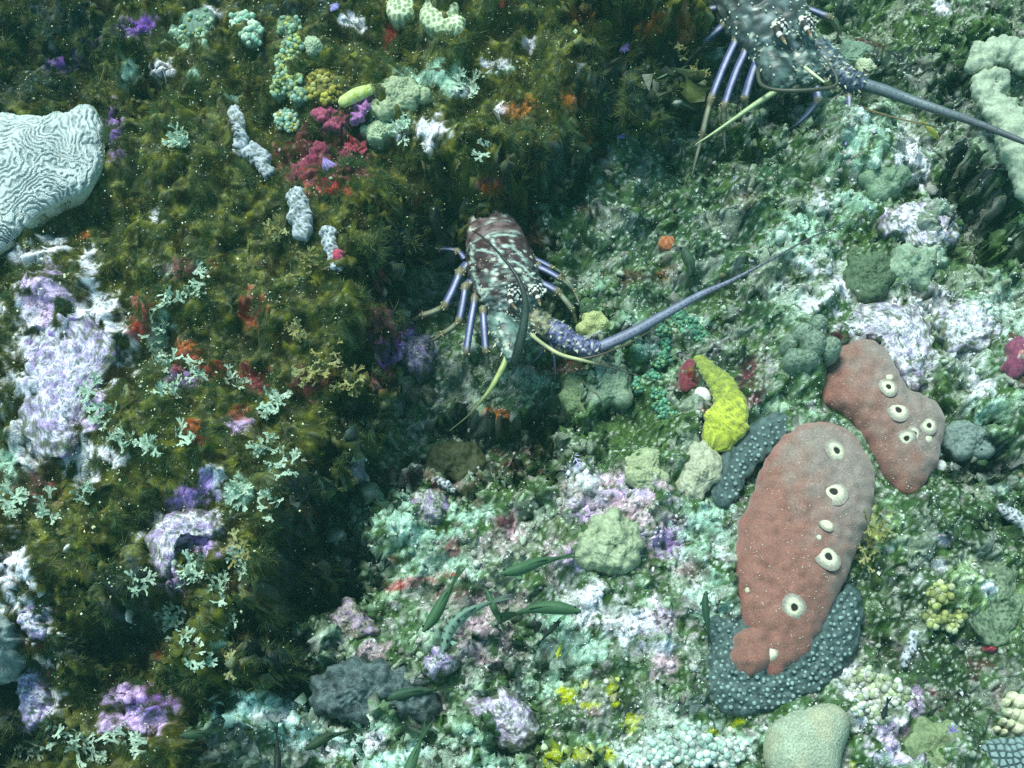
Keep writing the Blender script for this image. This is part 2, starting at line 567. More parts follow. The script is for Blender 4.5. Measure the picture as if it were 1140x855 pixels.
# the lobster's hollow
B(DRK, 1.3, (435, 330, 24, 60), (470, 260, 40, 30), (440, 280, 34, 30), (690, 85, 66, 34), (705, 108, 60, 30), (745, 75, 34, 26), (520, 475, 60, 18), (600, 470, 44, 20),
  (345, 570, 40, 60), (330, 640, 40, 60), (320, 720, 50, 28), (370, 610, 30, 40), (400, 470, 30, 30), (1095, 225, 40, 50), (1070, 180, 14, 40), (610, 180, 50, 30))  # shade of the hollow, gaps and crevices painted into the albedo
B(MAR, .9, (440, 370, 28, 40), (425, 330, 14, 30), (465, 350, 18, 14), (430, 420, 24, 18), (600, 500, 40, 12), (620, 410, 30, 12), (550, 205, 20, 10))
B(LIL, 1.2, (465, 395, 26, 20), (457, 380, 14, 12))
B(VIO, .5, (440, 390, 24, 24), (455, 372, 14, 10))
B(ORG_C, 1.0, (603, 266, 20, 10), (743, 271, 11, 8), (735, 310, 10, 10), (550, 462, 16, 10), (610, 492, 18, 8), (548, 210, 12, 10), (595, 255, 16, 10))
B(GRN, .7, (640, 250, 70, 60), (700, 200, 70, 40), (700, 330, 60, 40), (790, 210, 60, 50), (840, 180, 60, 40))
B(TEA, .6, (668, 312, 20, 16), (600, 425, 26, 12), (585, 430, 20, 14), (700, 350, 20, 20), (570, 420, 30, 10), (690, 260, 30, 14))
B(PGR, .8, (720, 275, 10, 10), (690, 255, 20, 20))
# right reef
B(W, 1.25, (985, 358, 52, 30), (1010, 395, 26, 30), (1078, 362, 34, 40), (1068, 402, 26, 24), (1105, 345, 30, 34), (1050, 330, 24, 14), (1035, 410, 20, 24))
B(W, .9, (820, 205, 7, 10), (900, 290, 30, 16), (940, 320, 26, 14), (915, 230, 14, 16), (865, 5, 10, 12), (1048, 8, 14, 12), (1015, 175, 24, 16), (1010, 160, 20, 20), (960, 130, 20, 14), (1020, 200, 20, 12), (1090, 430, 30, 18), (895, 335, 24, 14), (870, 320, 20, 14))
B(TEA, .85, (965, 150, 36, 36), (900, 250, 34, 20), (950, 225, 24, 20), (870, 330, 34, 22), (1115, 340, 40, 40), (1110, 310, 30, 20), (880, 270, 50, 24), (770, 360, 30, 12), (720, 385, 18, 12), (1100, 460, 30, 24))
B(GRN, .9, (1080, 310, 40, 26), (1125, 290, 30, 30), (1055, 420, 22, 40), (960, 270, 26, 20), (840, 370, 36, 30), (860, 300, 26, 20), (800, 330, 50, 24), (1110, 270, 40, 20), (1130, 400, 14, 30), (1000, 30, 50, 40), (1040, 60, 60, 40), (1100, 30, 40, 26), (1000, 220, 20, 10))
B(MAR, .9, (1132, 400, 16, 24), (770, 415, 14, 20), (790, 455, 10, 16), (835, 420, 18, 26), (840, 445, 20, 14), (935, 375, 12, 8), (965, 55, 20, 14), (760, 430, 12, 12))
B(RED, .8, (1132, 392, 12, 14), (765, 412, 10, 10))
B(DRK, 1.0, (1085, 505, 40, 24), (1110, 520, 40, 14), (1070, 520, 20, 20), (810, 395, 30, 30), (1050, 100, 30, 50), (1000, 70, 50, 20))  # includes painted shade for the recess at the right edge
B(GRY, .8, (1075, 490, 28, 20), (1110, 540, 20, 12))
# lower reef
B(PNK, 1.1, (690, 560, 66, 46), (735, 600, 46, 30), (650, 545, 40, 34), (620, 600, 30, 40), (560, 600, 40, 30), (725, 690, 40, 22))
B(LIL, 1.0, (745, 600, 36, 20), (700, 545, 26, 14), (775, 590, 24, 20), (710, 700, 34, 26), (640, 620, 30, 14), (660, 560, 26, 20))
B(VIO, .35, (740, 610, 26, 14), (765, 620, 16, 12), (640, 575, 12, 12))
B(W, 1.0, (690, 690, 46, 26), (645, 665, 36, 18), (705, 700, 26, 24), (650, 530, 24, 20), (780, 640, 20, 36), (810, 530, 12, 44), (800, 600, 16, 40), (640, 680, 30, 20), (735, 720, 24, 12))
B(TEA, 1.0, (640, 725, 46, 30), (600, 760, 40, 24), (780, 600, 28, 50), (800, 570, 16, 60), (480, 610, 40, 40), (440, 590, 26, 34), (445, 560, 24, 26), (530, 570, 24, 16),
  (300, 800, 55, 32), (270, 790, 26, 18), (400, 815, 60, 26), (345, 815, 40, 30), (430, 845, 50, 20), (480, 830, 60, 20), (545, 845, 40, 16), (620, 690, 20, 24), (790, 660, 22, 40), (520, 640, 34, 14), (415, 575, 20, 16))
B((.60, .80, .74), 1.2, (300, 800, 50, 26), (350, 830, 44, 22), (400, 828, 40, 20), (275, 790, 24, 14), (250, 800, 16, 20), (440, 840, 40, 14))
B(W, 1.0, (300, 798, 30, 12), (355, 835, 24, 12), (760, 830, 60, 22), (700, 840, 36, 18), (815, 835, 26, 20), (795, 815, 26, 16), (420, 828, 26, 14), (730, 825, 30, 14))
B(TEA, .7, (760, 815, 70, 24), (680, 835, 50, 18), (800, 830, 50, 24))
B(DRK, .9, (330, 845, 26, 18), (720, 768, 50, 18), (690, 790, 40, 20), (545, 720, 34, 36), (640, 805, 60, 14), (570, 770, 30, 30), (270, 820, 40, 26), (760, 775, 40, 20))
B(GRN, .9, (640, 490, 60, 30), (680, 480, 40, 30), (560, 545, 50, 16), (620, 590, 26, 26), (585, 620, 30, 30), (720, 765, 60, 16), (550, 650, 30, 30), (600, 540, 30, 20), (730, 470, 30, 40), (440, 830, 12, 20), (590, 825, 40, 20))
B(YEL, 1.0, (632, 776, 14, 12), (682, 768, 8, 14), (652, 785, 16, 6), (703, 805, 10, 14), (640, 840, 44, 14), (622, 846, 20, 8), (822, 803, 10, 8), (795, 815, 8, 6), (622, 725, 4, 10), (685, 785, 5, 5), (650, 762, 5, 5))
B(RED, .9, (470, 646, 30, 5), (435, 655, 18, 5), (505, 640, 18, 4), (438, 625, 8, 7), (450, 650, 26, 5))
B(MAR, .8, (500, 540, 40, 14), (500, 610, 26, 12), (660, 795, 12, 6), (560, 585, 20, 12), (770, 635, 16, 14), (530, 560, 10, 10), (570, 520, 30, 10), (450, 530, 40, 14), (500, 660, 30, 10))
B(PNK, .9, (540, 700, 30, 18), (530, 725, 34, 16), (560, 670, 40, 14), (740, 740, 30, 14), (470, 790, 30, 18), (415, 725, 24, 14))
# lower right
B(GRN, .9, (1030, 620, 50, 30), (1000, 690, 44, 40), (1080, 720, 50, 40), (1060, 780, 50, 40), (1120, 640, 40, 60), (970, 640, 26, 60), (1050, 560, 40, 24), (1110, 590, 40, 20))
B(DRK, .7, (1050, 760, 50, 40), (1000, 650, 30, 20), (1020, 830, 30, 20), (1110, 600, 30, 10), (1075, 840, 12, 26), (1060, 700, 10, 40), (1035, 760, 20, 30))
B(PGR, .8, (1100, 660, 40, 30), (1075, 650, 20, 40), (1110, 700, 30, 26), (990, 600, 20, 30), (1010, 720, 10, 30))
B(W, .9, (960, 760, 24, 20), (980, 775, 30, 20), (950, 745, 14, 14), (1045, 628, 14, 10), (1015, 735, 8, 20), (960, 800, 14, 24), (1010, 790, 12, 10), (1100, 655, 14, 10), (995, 835, 24, 18), (1070, 830, 10, 10))
B(LIL, .8, (1000, 820, 30, 30), (1010, 725, 14, 20), (1050, 600, 14, 8), (1020, 780, 16, 30))
B(MAR, .8, (1103, 722, 8, 8), (1040, 770, 20, 10), (1110, 770, 10, 20))
B(YEL, .6, (975, 580, 16, 20), (950, 850, 6, 6), (1000, 700, 20, 20))
# lower right and the slope behind the long antenna: dark turf over everything
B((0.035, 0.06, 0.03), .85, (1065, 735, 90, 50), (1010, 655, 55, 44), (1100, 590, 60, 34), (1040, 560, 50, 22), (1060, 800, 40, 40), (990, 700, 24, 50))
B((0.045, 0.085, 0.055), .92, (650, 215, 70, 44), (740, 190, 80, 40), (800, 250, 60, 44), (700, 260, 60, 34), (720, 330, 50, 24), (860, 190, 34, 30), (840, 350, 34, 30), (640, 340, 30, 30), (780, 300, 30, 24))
B((0.10, 0.045, 0.05), .6, (700, 310, 20, 10), (750, 300, 18, 10), (830, 225, 24, 10), (1040, 780, 24, 12), (1090, 745, 20, 12), (655, 235, 16, 10))
B(W, .9, (965, 770, 14, 10), (985, 757, 8, 8), (952, 757, 8, 8), (1005, 800, 8, 7), (1050, 627, 9, 7), (1022, 645, 6, 6), (990, 612, 6, 5), (1085, 690, 8, 6))
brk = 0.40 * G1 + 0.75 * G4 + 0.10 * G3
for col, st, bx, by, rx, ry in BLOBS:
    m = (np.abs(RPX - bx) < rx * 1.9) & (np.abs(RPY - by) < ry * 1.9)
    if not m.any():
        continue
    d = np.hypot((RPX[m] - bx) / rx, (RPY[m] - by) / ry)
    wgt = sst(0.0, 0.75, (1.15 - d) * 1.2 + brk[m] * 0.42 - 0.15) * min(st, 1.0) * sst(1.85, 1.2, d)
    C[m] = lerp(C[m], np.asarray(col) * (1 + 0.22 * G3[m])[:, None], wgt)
# the pale crust thins out into green film
C = lerp(C, (0.10, 0.15, 0.085), (1 - OM) * sst(0.2, 1.1, N(RX, RY, 0.05, 411) + 0.5 * N(RX, RY, 0.016, 413)) * 0.55)
# broken crust: single pebbles of another colour, pin-head shells, dark pits between them
pale = (IDb > 0.72) & (L3 > 0.45)
C = lerp(C, (0.52, 0.52, 0.50), pale * 0.30 * (1 - 0.8 * OM))
C = lerp(C, (0.03, 0.04, 0.03), sst(0.95, 1.6, -G1 - 0.4 * G3) * 0.8)
C = lerp(C, (0.70, 0.74, 0.70), sst(1.1, 1.55, G3 + 0.35 * G1) * 0.45 * (1 - 0.7 * OM))
C *= (1 + 0.25 * (IDc - 0.5))[:, None]

_l = (C @ np.array((0.3, 0.55, 0.15)))[:, None]
C = np.clip(_l + (C - _l) * 1.3, 0.004, 0.85) ** 1.15 * 1.06

# how thick the turf grows
alga = OM * sst(-1.1, 0.5, G2 * 0.35 + 0.5 * N(RX, RY, 0.07, 171) + 0.35)
lum = C @ np.array((0.3, 0.5, 0.2))
alga = alga * sst(0.34, 0.12, lum)
turf = (1 - OM) * sst(0.2, 0.08, lum) * sst(-0.5, 0.6, N(RX, RY, 0.05, 173))
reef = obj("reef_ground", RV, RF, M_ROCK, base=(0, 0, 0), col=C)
tag(reef, "craggy reef floor of turf, crusts and pale limestone", kind="structure")
RN = np.empty(len(RV) * 3, np.float32)
reef.data.vertex_normals.foreach_get("vector", RN)
RN = RN.reshape(-1, 3)
INFRAME = (RPX > -60) & (RPX < 1200) & (RPY > -60) & (RPY < 915)
KEEP = []          # outlines of corals, sponges and animals that stay free of turf


def keep(poly):
    KEEP.append(np.asarray(poly, float))


# ------------------------------------------------------------------ builders of shapes
def grid_faces(nr, nc, wrap=True):
    i = np.arange(nr * nc).reshape(nr, nc)
    if wrap:
        a = i[:-1]
        b = i[1:]
        return np.stack([a, np.roll(a, -1, 1), np.roll(b, -1, 1), b], -1).reshape(-1, 4)
    return np.stack([i[:-1, :-1], i[:-1, 1:], i[1:, 1:], i[1:, :-1]], -1).reshape(-1, 4)


def grid_normals(P):
    du = np.gradient(P, axis=0)
    dv = np.roll(P, -1, 1) - np.roll(P, 1, 1)
    n = np.cross(du, dv)
    n /= np.maximum(np.linalg.norm(n, axis=-1, keepdims=True), 1e-9)
    return n


def loft(axis, hw, hh, up, ns=40, nt=20, cap=True):
    """tube with elliptical sections along an axis; returns grid P (ns,nt,3), s, angle (0 side, pi/2 up)"""
    A = spline(axis, ns)
    hw = spline(np.asarray(hw, float)[:, None], ns)[:, 0]
    hh = spline(np.asarray(hh, float)[:, None], ns)[:, 0]
    T = np.gradient(A, axis=0)
    T /= np.maximum(np.linalg.norm(T, axis=1, keepdims=True), 1e-9)
    up = np.asarray(up, float)
    sd = np.cross(T, up)
    sd /= np.maximum(np.linalg.norm(sd, axis=1, keepdims=True), 1e-9)
    u = np.cross(sd, T)
    th = np.arange(nt) / nt * 2 * math.pi
    P = A[:, None] + sd[:, None] * (np.maximum(hw, 1e-5)[:, None] * np.cos(th))[..., None] + u[:, None] * (np.maximum(hh, 1e-5)[:, None] * np.sin(th))[..., None]
    s = np.linspace(0, 1, ns)[:, None] * np.ones(nt)
    t = th[None] * np.ones((ns, 1))
    return P, s, t


def close_ends(P, col=None):
    """append end centres to a loft grid"""
    nr, nc = P.shape[:2]
    V = np.vstack([P.reshape(-1, 3), P[0].mean(0), P[-1].mean(0)])
    F = [tuple(f) for f in grid_faces(nr, nc).tolist()]
    a, b = nr * nc, nr * nc + 1
    for j in range(nc):
        F.append((a, (j + 1) % nc, j))
        F.append((b, (nr - 1) * nc + j, (nr - 1) * nc + (j + 1) % nc))
    if col is not None:
        c = col.reshape(-1, 3)
        col = np.vstack([c, c[0], c[-1]])
    return V, F, col


def part_loft(name, axis, hw, hh, up, mat, parent, colfn, ns=24, nt=12, disp=None):
    P, s, t = loft(axis, hw, hh, up, ns, nt)
    if disp is not None:
        P = P + grid_normals(P) * disp(P, s, t)[..., None]
    c = colfn(P, s, t)
    c = np.broadcast_to(np.asarray(c, float), P.shape)
    V, F, c = close_ends(P, c)
    return obj(name, V, F, mat, parent, col=c)


def mound_arrays(outline, h, zb=None, nr=26, ns=64, e=2.2, disp=None, sink=0.03, tilt=None, under=0.12):
    """a dome over an outline read off the photo; returns P grid and r grid"""
    pts = np.asarray(outline, float)
    if zb is None:
        zb = float(np.median([hit(a, b)[0][2] for a, b in pts]))
    o = at(pts[:, 0], pts[:, 1], zb)
    o = spline(o, ns, closed=True)
    c = o.mean(0)
    # parameter: 0 centre .. 1 rim .. skirt
    r = np.concatenate([np.linspace(0.0, 0.8, nr)[:-1], 0.8 + 0.2 * np.sin(np.linspace(0, math.pi / 2, max(nr // 3, 6)))])
    P = c + (o - c)[None] * r[:, None, None]
    P[..., 2] = zb + h * np.clip(1 - r ** e, 0, 1)[:, None] ** (1 / 2.0)
    sk = P[-1:].copy()
    sk = c + (sk - c) * (1 - under)
    sk[..., 2] = zb - sink
    P = np.concatenate([P, sk], 0)
    r = np.concatenate([r, [1.1]])[:, None] * np.ones(ns)
    if tilt is not None:
        P[..., 2] += ((P[..., :2] - c[:2]) @ np.asarray(tilt, float))
    if disp is not None:
        n = grid_normals(P)
        n *= np.sign(n[2:-2, :, 2].mean()) or 1.0
        n[0] = (0, 0, 1)
        d = disp(P[..., 0], P[..., 1], r) * np.clip((1.1 - r) * 10, 0, 1)
        P = P + n * d[..., None]
        P[0] = P[0].mean(0)
    return P, r, zb, c


def mound(name, outline, h, mat, colfn, label=None, cat=None, group=None, parent=None, kp=True, **kw):
    P, r, zb, c = mound_arrays(outline, h, **kw)
    col = np.broadcast_to(np.asarray(colfn(P[..., 0], P[..., 1], r), float), P.shape)
    V = P.reshape(-1, 3)
    F = grid_faces(*P.shape[:2])[:, ::-1]
    o = obj(name, V, F, mat, parent, base=(c[0], c[1], zb), col=col.reshape(-1, 3))
    if parent is None:
        tag(o, label, cat, group)
    if kp:
        oa = np.asarray(outline, float)
        keep(oa.mean(0) + (oa - oa.mean(0)) * float(kp))
    o_tree = BVHTree.FromPolygons(V.tolist(), F.tolist())
    return o, o_tree


def ell(px, py, rx, ry, rot=0, n=12, jit=0.10, seed=None):
    r = np.random.default_rng(seed if seed is not None else int(px * 7 + py))
    a = np.arange(n) / n * 2 * math.pi
    k = 1 + jit * r.standard_normal(n)
    x, y = rx * k * np.cos(a), ry * k * np.sin(a)
    c, s = math.cos(math.radians(rot)), math.sin(math.radians(rot))
    return [(px + u * c - v * s, py + u * s + v * c) for u, v in zip(x, y)]


def cmix(a, b, t):
    t = np.clip(t, 0, 1)[..., None]
    return np.asarray(a) * (1 - t) + np.asarray(b) * t


def uv_ball(c, r, nu=8, nv=6, n=None):
    th = np.arange(nu) / nu * 2 * math.pi
    ph = np.linspace(0, math.pi, nv)
    P = np.stack([np.sin(ph)[:, None] * np.cos(th), np.sin(ph)[:, None] * np.sin(th), np.cos(ph)[:, None] * np.ones(nu)], -1)
    return np.asarray(c) + P.reshape(-1, 3) * np.asarray(r), grid_faces(nv, nu)[:, ::-1]


def merge(items):
    V, F, C_, n = [], [], [], 0
    for it in items:
        v, f = it[0], it[1]
        V.append(np.asarray(v))
        F.append(np.asarray(f) + n)
        if len(it) > 2:
            C_.append(np.broadcast_to(np.asarray(it[2], float), np.asarray(v).shape))
        n += len(v)
    return np.vstack(V), np.vstack(F), (np.vstack(C_) if C_ else None)



# ------------------------------------------------------------------ corals
def pxm(px, py, z=0.05):
    return mpp(at(px, py, z))


KF = [1.0]


def slug(name, path, rad, mat, colfn, label=None, cat=None, group=None, parent=None, flat=0.6, lift=0.3, ns=40, nt=28, disp=None, kp=True, zb=None):
    """a creeping lobe: flattened tube lying along the reef; path and radii in photo pixels"""
    path = np.asarray(path, float)
    rad = np.broadcast_to(np.asarray(rad, float), (len(path),))
    zs = np.array([hit(a, b)[0][2] for a, b in path]) if zb is None else np.full(len(path), float(zb))
    zs = zs * 0.4 + np.median(zs) * 0.6
    A = np.array([at(a, b, z) for (a, b), z in zip(path, zs)])
    R = np.array([r * mpp(p) for r, p in zip(rad, A)])
    A[:, 2] += R * flat * lift
    # rounded ends
    d0 = (A[0] - A[1]) / max(np.linalg.norm(A[0] - A[1]), 1e-9)
    d1 = (A[-1] - A[-2]) / max(np.linalg.norm(A[-1] - A[-2]), 1e-9)
    Af = spline(A, ns)
    Rf = spline(R[:, None], ns)[:, 0]
    q = np.sqrt(1 - np.array([0.95, 0.8, 0.5, 0.2]) ** 2)
    pre = [Af[0] + d0 * R[0] * k for k in (0.95, 0.8, 0.5, 0.2)]
    post = [Af[-1] + d1 * R[-1] * k for k in (0.2, 0.5, 0.8, 0.95)]
    A2 = np.vstack([pre, Af, post])
    R2 = np.concatenate([R[0] * q, Rf, R[-1] * q[::-1]])
    T = np.gradient(A2, axis=0)
    T /= np.linalg.norm(T, axis=1, keepdims=True)
    sd = np.cross(T, (0, 0, 1.0))
    sd /= np.maximum(np.linalg.norm(sd, axis=1, keepdims=True), 1e-9)
    u = np.cross(sd, T)
    th = np.arange(nt) / nt * 2 * math.pi
    P = A2[:, None] + sd[:, None] * (R2[:, None] * np.cos(th))[..., None] + u[:, None] * (R2[:, None] * flat * np.sin(th))[..., None]
    if disp is not None:
        P = P + grid_normals(P) * disp(P[..., 0], P[..., 1], th[None] * np.ones((len(A2), 1)))[..., None]
    c = np.broadcast_to(np.asarray(colfn(P[..., 0], P[..., 1], np.linspace(0, 1, len(A2))[:, None] * np.ones(nt)), float), P.shape)
    V, F, c = close_ends(P, c)
    o = obj(name, V, F, mat, parent, base=tuple(A.mean(0) - [0, 0, R.mean() * flat]), col=c)
    if parent is None:
        tag(o, label, cat, group)
    if kp:
        for (a, b), r in zip(spline(path, 12), spline(rad[:, None], 12)[:, 0]):
            keep(ell(a, b, r * KF[0], r * KF[0], jit=0))
    return o, BVHTree.FromPolygons(V.tolist(), F)


def mott(a, b, wl=0.012, seed=1, amt=0.6):
    return lambda x, y, r: cmix(np.asarray(a), b, 0.5 + amt * 0.6 * fbm(x, y, wl, 3, seed))


def bumps(cell, amp, seed=2, fine=0.0003):
    def f(x, y, r):
        a, b, _ = worley(x + 0.15 * cell * N(x, y, cell * 2, seed), y + 0.15 * cell * N(x, y, cell * 2, seed + 1), cell, seed)
        return amp * (np.sqrt(np.clip(1 - (a / 0.8) ** 2, 0, 1)) - 0.4) + fine * fbm(x, y, cell * 0.5, 3, seed + 5)
    return f


def rocky(amp, wl=0.03, seed=3):
    return lambda x, y, r: amp * fbm(x, y, wl, 4, seed, 0.55)


# brain coral with winding ridges at the left edge
LS = 384 / 44 / 0.0066


def lab(x, y):
    wx = x + 0.004 * N(x, y, 0.05, 2) + 0.0011 * N(x, y, 0.012, 12)
    wy = y + 0.004 * N(x, y, 0.05, 3) + 0.0011 * N(x, y, 0.012, 13)
    return samp(LAB, wx * LS * 0.9, wy * LS * 1.1)


def ridge(x, y, r):
    return sst(-1.35, 0.1, lab(x, y)) * sst(1.0, 0.93, r) + 0.12 * N(x, y, 0.0022, 5)


brain_out = BRAIN
o, _ = mound("brain_coral", brain_out, 0.026, M_CORAL,
             lambda x, y, r: cmix(cmix(np.array((0.28, 0.33, 0.33)), (0.50, 0.54, 0.53), sst(0.10, 0.80, ridge(x, y, r))), (0.46, 0.52, 0.34), sst(0.94, 1.0, r) * 0.6),
             "pale brain coral with winding ridges at the left edge of the reef", "coral", kp=True,
             zb=0.128, nr=140, ns=400, e=3.2, under=0.35, disp=lambda x, y, r: 0.0026 * (ridge(x, y, r) - 0.5) + 0.003 * fbm(x, y, 0.09, 2, 8), sink=0.05)

# pale lobed coral at the upper right corner
crn = lambda x, y, r: cmix(np.array((0.28, 0.34, 0.24)), (0.40, 0.45, 0.34), 0.5 + 0.4 * fbm(x, y, 0.006, 2, 4))
t = thing("lobed_coral", hit(1105, 100)[0], "thick pale green coral with winding lobes at the upper right edge", "coral")
slug("lobe", [(1172, 100), (1142, 76), (1115, 62), (1094, 66), (1086, 76)], [16, 17, 17, 16, 13], M_CORAL, crn, parent=t, flat=0.6, lift=1.0, ns=70, nt=50,
     disp=lambda x, y, r: .0022 * fbm(x, y, .03, 3, 5) + bumps(.0045, .0010, 5)(x, y, r), zb=0.07)
slug("lobe", [(1108, 92), (1098, 95), (1095, 107), (1108, 128), (1124, 150), (1136, 180), (1148, 215)], [13, 15, 15, 17, 24, 24, 22], M_CORAL, crn, parent=t, flat=0.7,
     lift=0.8, ns=90, nt=54, disp=lambda x, y, r: .0022 * fbm(x, y, .03, 3, 6) + bumps(.0045, .0010, 5)(x, y, r), zb=0.07)

# knobby dome on the lilac crust
mound("knobby_coral", ell(679, 607, 36, 35, n=14, jit=0.06), 0.026, M_CORAL,
      lambda x, y, r: cmix(np.array((0.11, 0.145, 0.085)), (0.36, 0.41, 0.26), bumps(0.0135, 1.0, 12, 0.12)(x, y, r) + 0.35),
      "round knobby greenish coral on the lilac crusted slope", "coral", nr=60, ns=140, e=2.4, kp=.9, disp=lambda x, y, r: bumps(0.0135, 0.0040, 12, 0.0003)(x, y, r) + .002 * fbm(x, y, .03, 2, 7))
# smooth dome at the bottom
mound("dome_coral", [(850, 838), (854, 812), (870, 797), (900, 787), (925, 784), (942, 795), (944, 815), (936, 840), (926, 872), (882, 880), (858, 864)], 0.038, M_CORAL,
      lambda x, y, r: cmix(cmix(np.array((0.25, 0.30, 0.21)), (0.38, 0.42, 0.32), 0.5 + 0.5 * N(x, y, 0.0035, 5)), (0.42, 0.36, 0.22), 0.35 * sst(-.3, 1, N(x, y, 0.05, 9))),
      "smooth tan dome coral at the bottom below the red brown sponge", "coral", nr=60, ns=150, e=2.6, disp=bumps(0.0040, 0.0006, 13, 0.0002))


def honey(x, y, r):
    a, b, _ = worley(x, y, 0.0072, 4, 0.55)
    return sst(0.05, 0.35, b - a)


mound("honeycomb_coral", [(1083, 880), (1086, 842), (1096, 828), (1145, 820), (1190, 828), (1210, 880), (1150, 920)], 0.02, M_CORAL,
      lambda x, y, r: cmix(np.array((0.035, 0.06, 0.06)), (0.19, 0.27, 0.27), honey(x, y, r)),
      "slate green honeycomb coral in the lower right corner", "coral", nr=90, ns=240, disp=lambda x, y, r: 0.0022 * honey(x, y, r))

# small mounds: name, label, outline, height, two colours, bump cell, bump height
SM = [
    ("green_coral", "round dull green coral above the big white rock", ell(985, 201, 25, 22), .016, (.13, .22, .14), (.24, .34, .22), .010, .0030),
    ("green_coral", "pale green round coral touching the white rock from below", ell(1013, 298, 28, 28), .020, (.20, .30, .20), (.32, .42, .29), .009, .0018),
    ("green_coral", "dark mossy green coral left of the pale green round one", ell(966, 306, 27, 27), .018, (.05, .09, .05), (.12, .18, .10), .006, .0030),
    ("green_coral", "dull green coral just below the spiny head at the top", ell(948, 60, 22, 15), .014, (.13, .22, .15), (.22, .33, .24), .008, .0020),
    ("green_coral", "small pale yellowish coral beside the upper thick antenna", ell(965, 77, 13, 9, 30), .010, (.42, .52, .34), (.55, .62, .42), .006, .0008),
    ("mustard_coral", "round yellowish green coral touching the thick lilac antenna", ell(660, 361, 17, 16), .018, (.46, .52, .20), (.60, .64, .30), .0035, .0005),
    ("green_coral", "grey green coral patch below the antenna base", ell(672, 396, 22, 18), .010, (.16, .30, .20), (.28, .42, .30), .008, .0010),
    ("green_coral", "olive green lobe at the lip of the dark hole", ell(645, 440, 23, 24), .016, (.14, .22, .10), (.26, .34, .18), .008, .0014),
    ("green_coral", "smooth green lobe right of the olive one at the hole", ell(679, 431, 26, 24), .018, (.20, .30, .20), (.30, .40, .27), .010, .0010),
    ("crust_coral", "ragged pale green crust coral above the lilac crust", [(695, 515), (713, 500), (736, 503), (733, 520), (743, 533), (732, 549), (711, 545), (698, 533)], .010, (.27, .33, .18), (.44, .48, .28), .009, .0022),
    ("crust_coral", "tall pale tan crust coral below the yellow sponge", ell(775, 527, 20, 32, 10), .014, (.34, .37, .24), (.52, .53, .38), .010, .0022),
    ("plate_sponge", "dark olive flat sponge below the dark hole", [(472, 527), (479, 502), (500, 490), (526, 492), (541, 510), (535, 531), (515, 546), (501, 531), (486, 536)], .010, (.030, .040, .014), (.055, .065, .026), .020, .0010),
    ("bumpy_coral", "oval bumpy green coral on the mossy ledge", ell(441, 108, 34, 20, -5), .016, (.15, .20, .11), (.46, .53, .33), .0085, .0040),
    ("small_coral", "small pale green cup on the ledge beside the yellow nodules", ell(349, 53, 12, 11), .012, (.36, .46, .30), (.46, .56, .38), .006, .0006),
    ("small_coral", "pale green blob under the bumpy oval coral", ell(423, 146, 20, 11), .010, (.35, .50, .30), (.52, .60, .38), .007, .0012),
    ("green_coral", "mottled green coral mass near the lower right edge", ell(1108, 672, 34, 38, jit=.2), .006, (.05, .09, .045), (.20, .27, .17), .011, .0030),
    ("green_coral", "dull olive patch coral left of the honeycomb coral", ell(1040, 828, 32, 30), .008, (.16, .22, .10), (.24, .29, .15), .012, .0010),
    ("grey_coral", "grey green block coral below the small upper sponge", ell(1082, 488, 34, 20), .015, (.12, .18, .17), (.24, .31, .28), .012, .0020),
]
for nm, lb, ol, h, c0, c1, cell, amp in SM:
    sd_ = int(ol[0][0] + ol[0][1]) % 50
    mound(nm, ol, h, M_CORAL, (lambda x, y, r, c0=c0, c1=c1, cell=cell, sd_=sd_: cmix(np.array(c0) * .8, np.array(c1) * .82, bumps(cell, 1.0, sd_, 0.35)(x, y, r) + 0.3)),
          lb, "coral" if "coral" in nm else "sponge", nr=26, ns=74, kp=.88, disp=lambda x, y, r, cell=cell, amp=amp, sd_=sd_: bumps(cell, amp, sd_, 0.0004)(x, y, r) + 0.0016 * fbm(x, y, .03, 2, sd_))

# lobed grey green coral near the small sponge
t = thing("lobed_coral", hit(900, 385)[0], "cluster of grey green coral knobs left of the upper red sponge", "coral")
for a, b, r in ((893, 374, 13), (910, 364, 11), (905, 385, 15), (921, 391, 14), (884, 403, 13), (899, 401, 12), (880, 385, 11)):
    mound("lobe", ell(a, b, r, r, jit=0.06), 0.022, M_CORAL, mott((.10, .15, .11), (.21, .27, .20), .006, 4), parent=t, nr=20, ns=44, disp=bumps(0.006, 0.0010, a))

# white green starlet coral at the top edge
t = thing("starlet_coral", hit(490, 18)[0], "whitish green dotted coral knobs at the top edge", "coral")
for a, b, r in ((448, 8, 15), (490, 18, 22), (508, 30, 11)):
    def pit(x, y, rr):
        return sst(0.25, 0.5, worley(x, y, 0.0062, 8, 0.6)[0])
    mound("lobe", ell(a, b, r, r, jit=0.10), 0.013, M_CORAL, lambda x, y, rr: cmix(np.array((.26, .34, .18)), (.64, .70, .46), pit(x, y, rr)), parent=t, nr=44, ns=110,
          disp=lambda x, y, rr: 0.0007 * pit(x, y, rr))

# cream knobs above the honeycomb coral
t = thing("knob_coral", hit(1128, 792)[0], "cream knobbed coral above the honeycomb coral", "coral")
for a, b, r in ((1119, 782, 5), (1127, 776, 7), (1137, 781, 9), (1122, 793, 5), (1130, 795, 6), (1140, 798, 9), (1116, 803, 4), (1124, 806, 5), (1133, 812, 7), (1109, 812, 4), (1117, 815, 4), (1146, 814, 8)):
    mound("knob", ell(a, b, r, r, jit=0.05, n=8), 0.010, M_CORAL, mott((.46, .45, .28), (.64, .62, .46), .006, 2), parent=t, nr=10, ns=20, kp=False)
keep([(1105, 770), (1150, 765), (1150, 822), (1105, 822)])

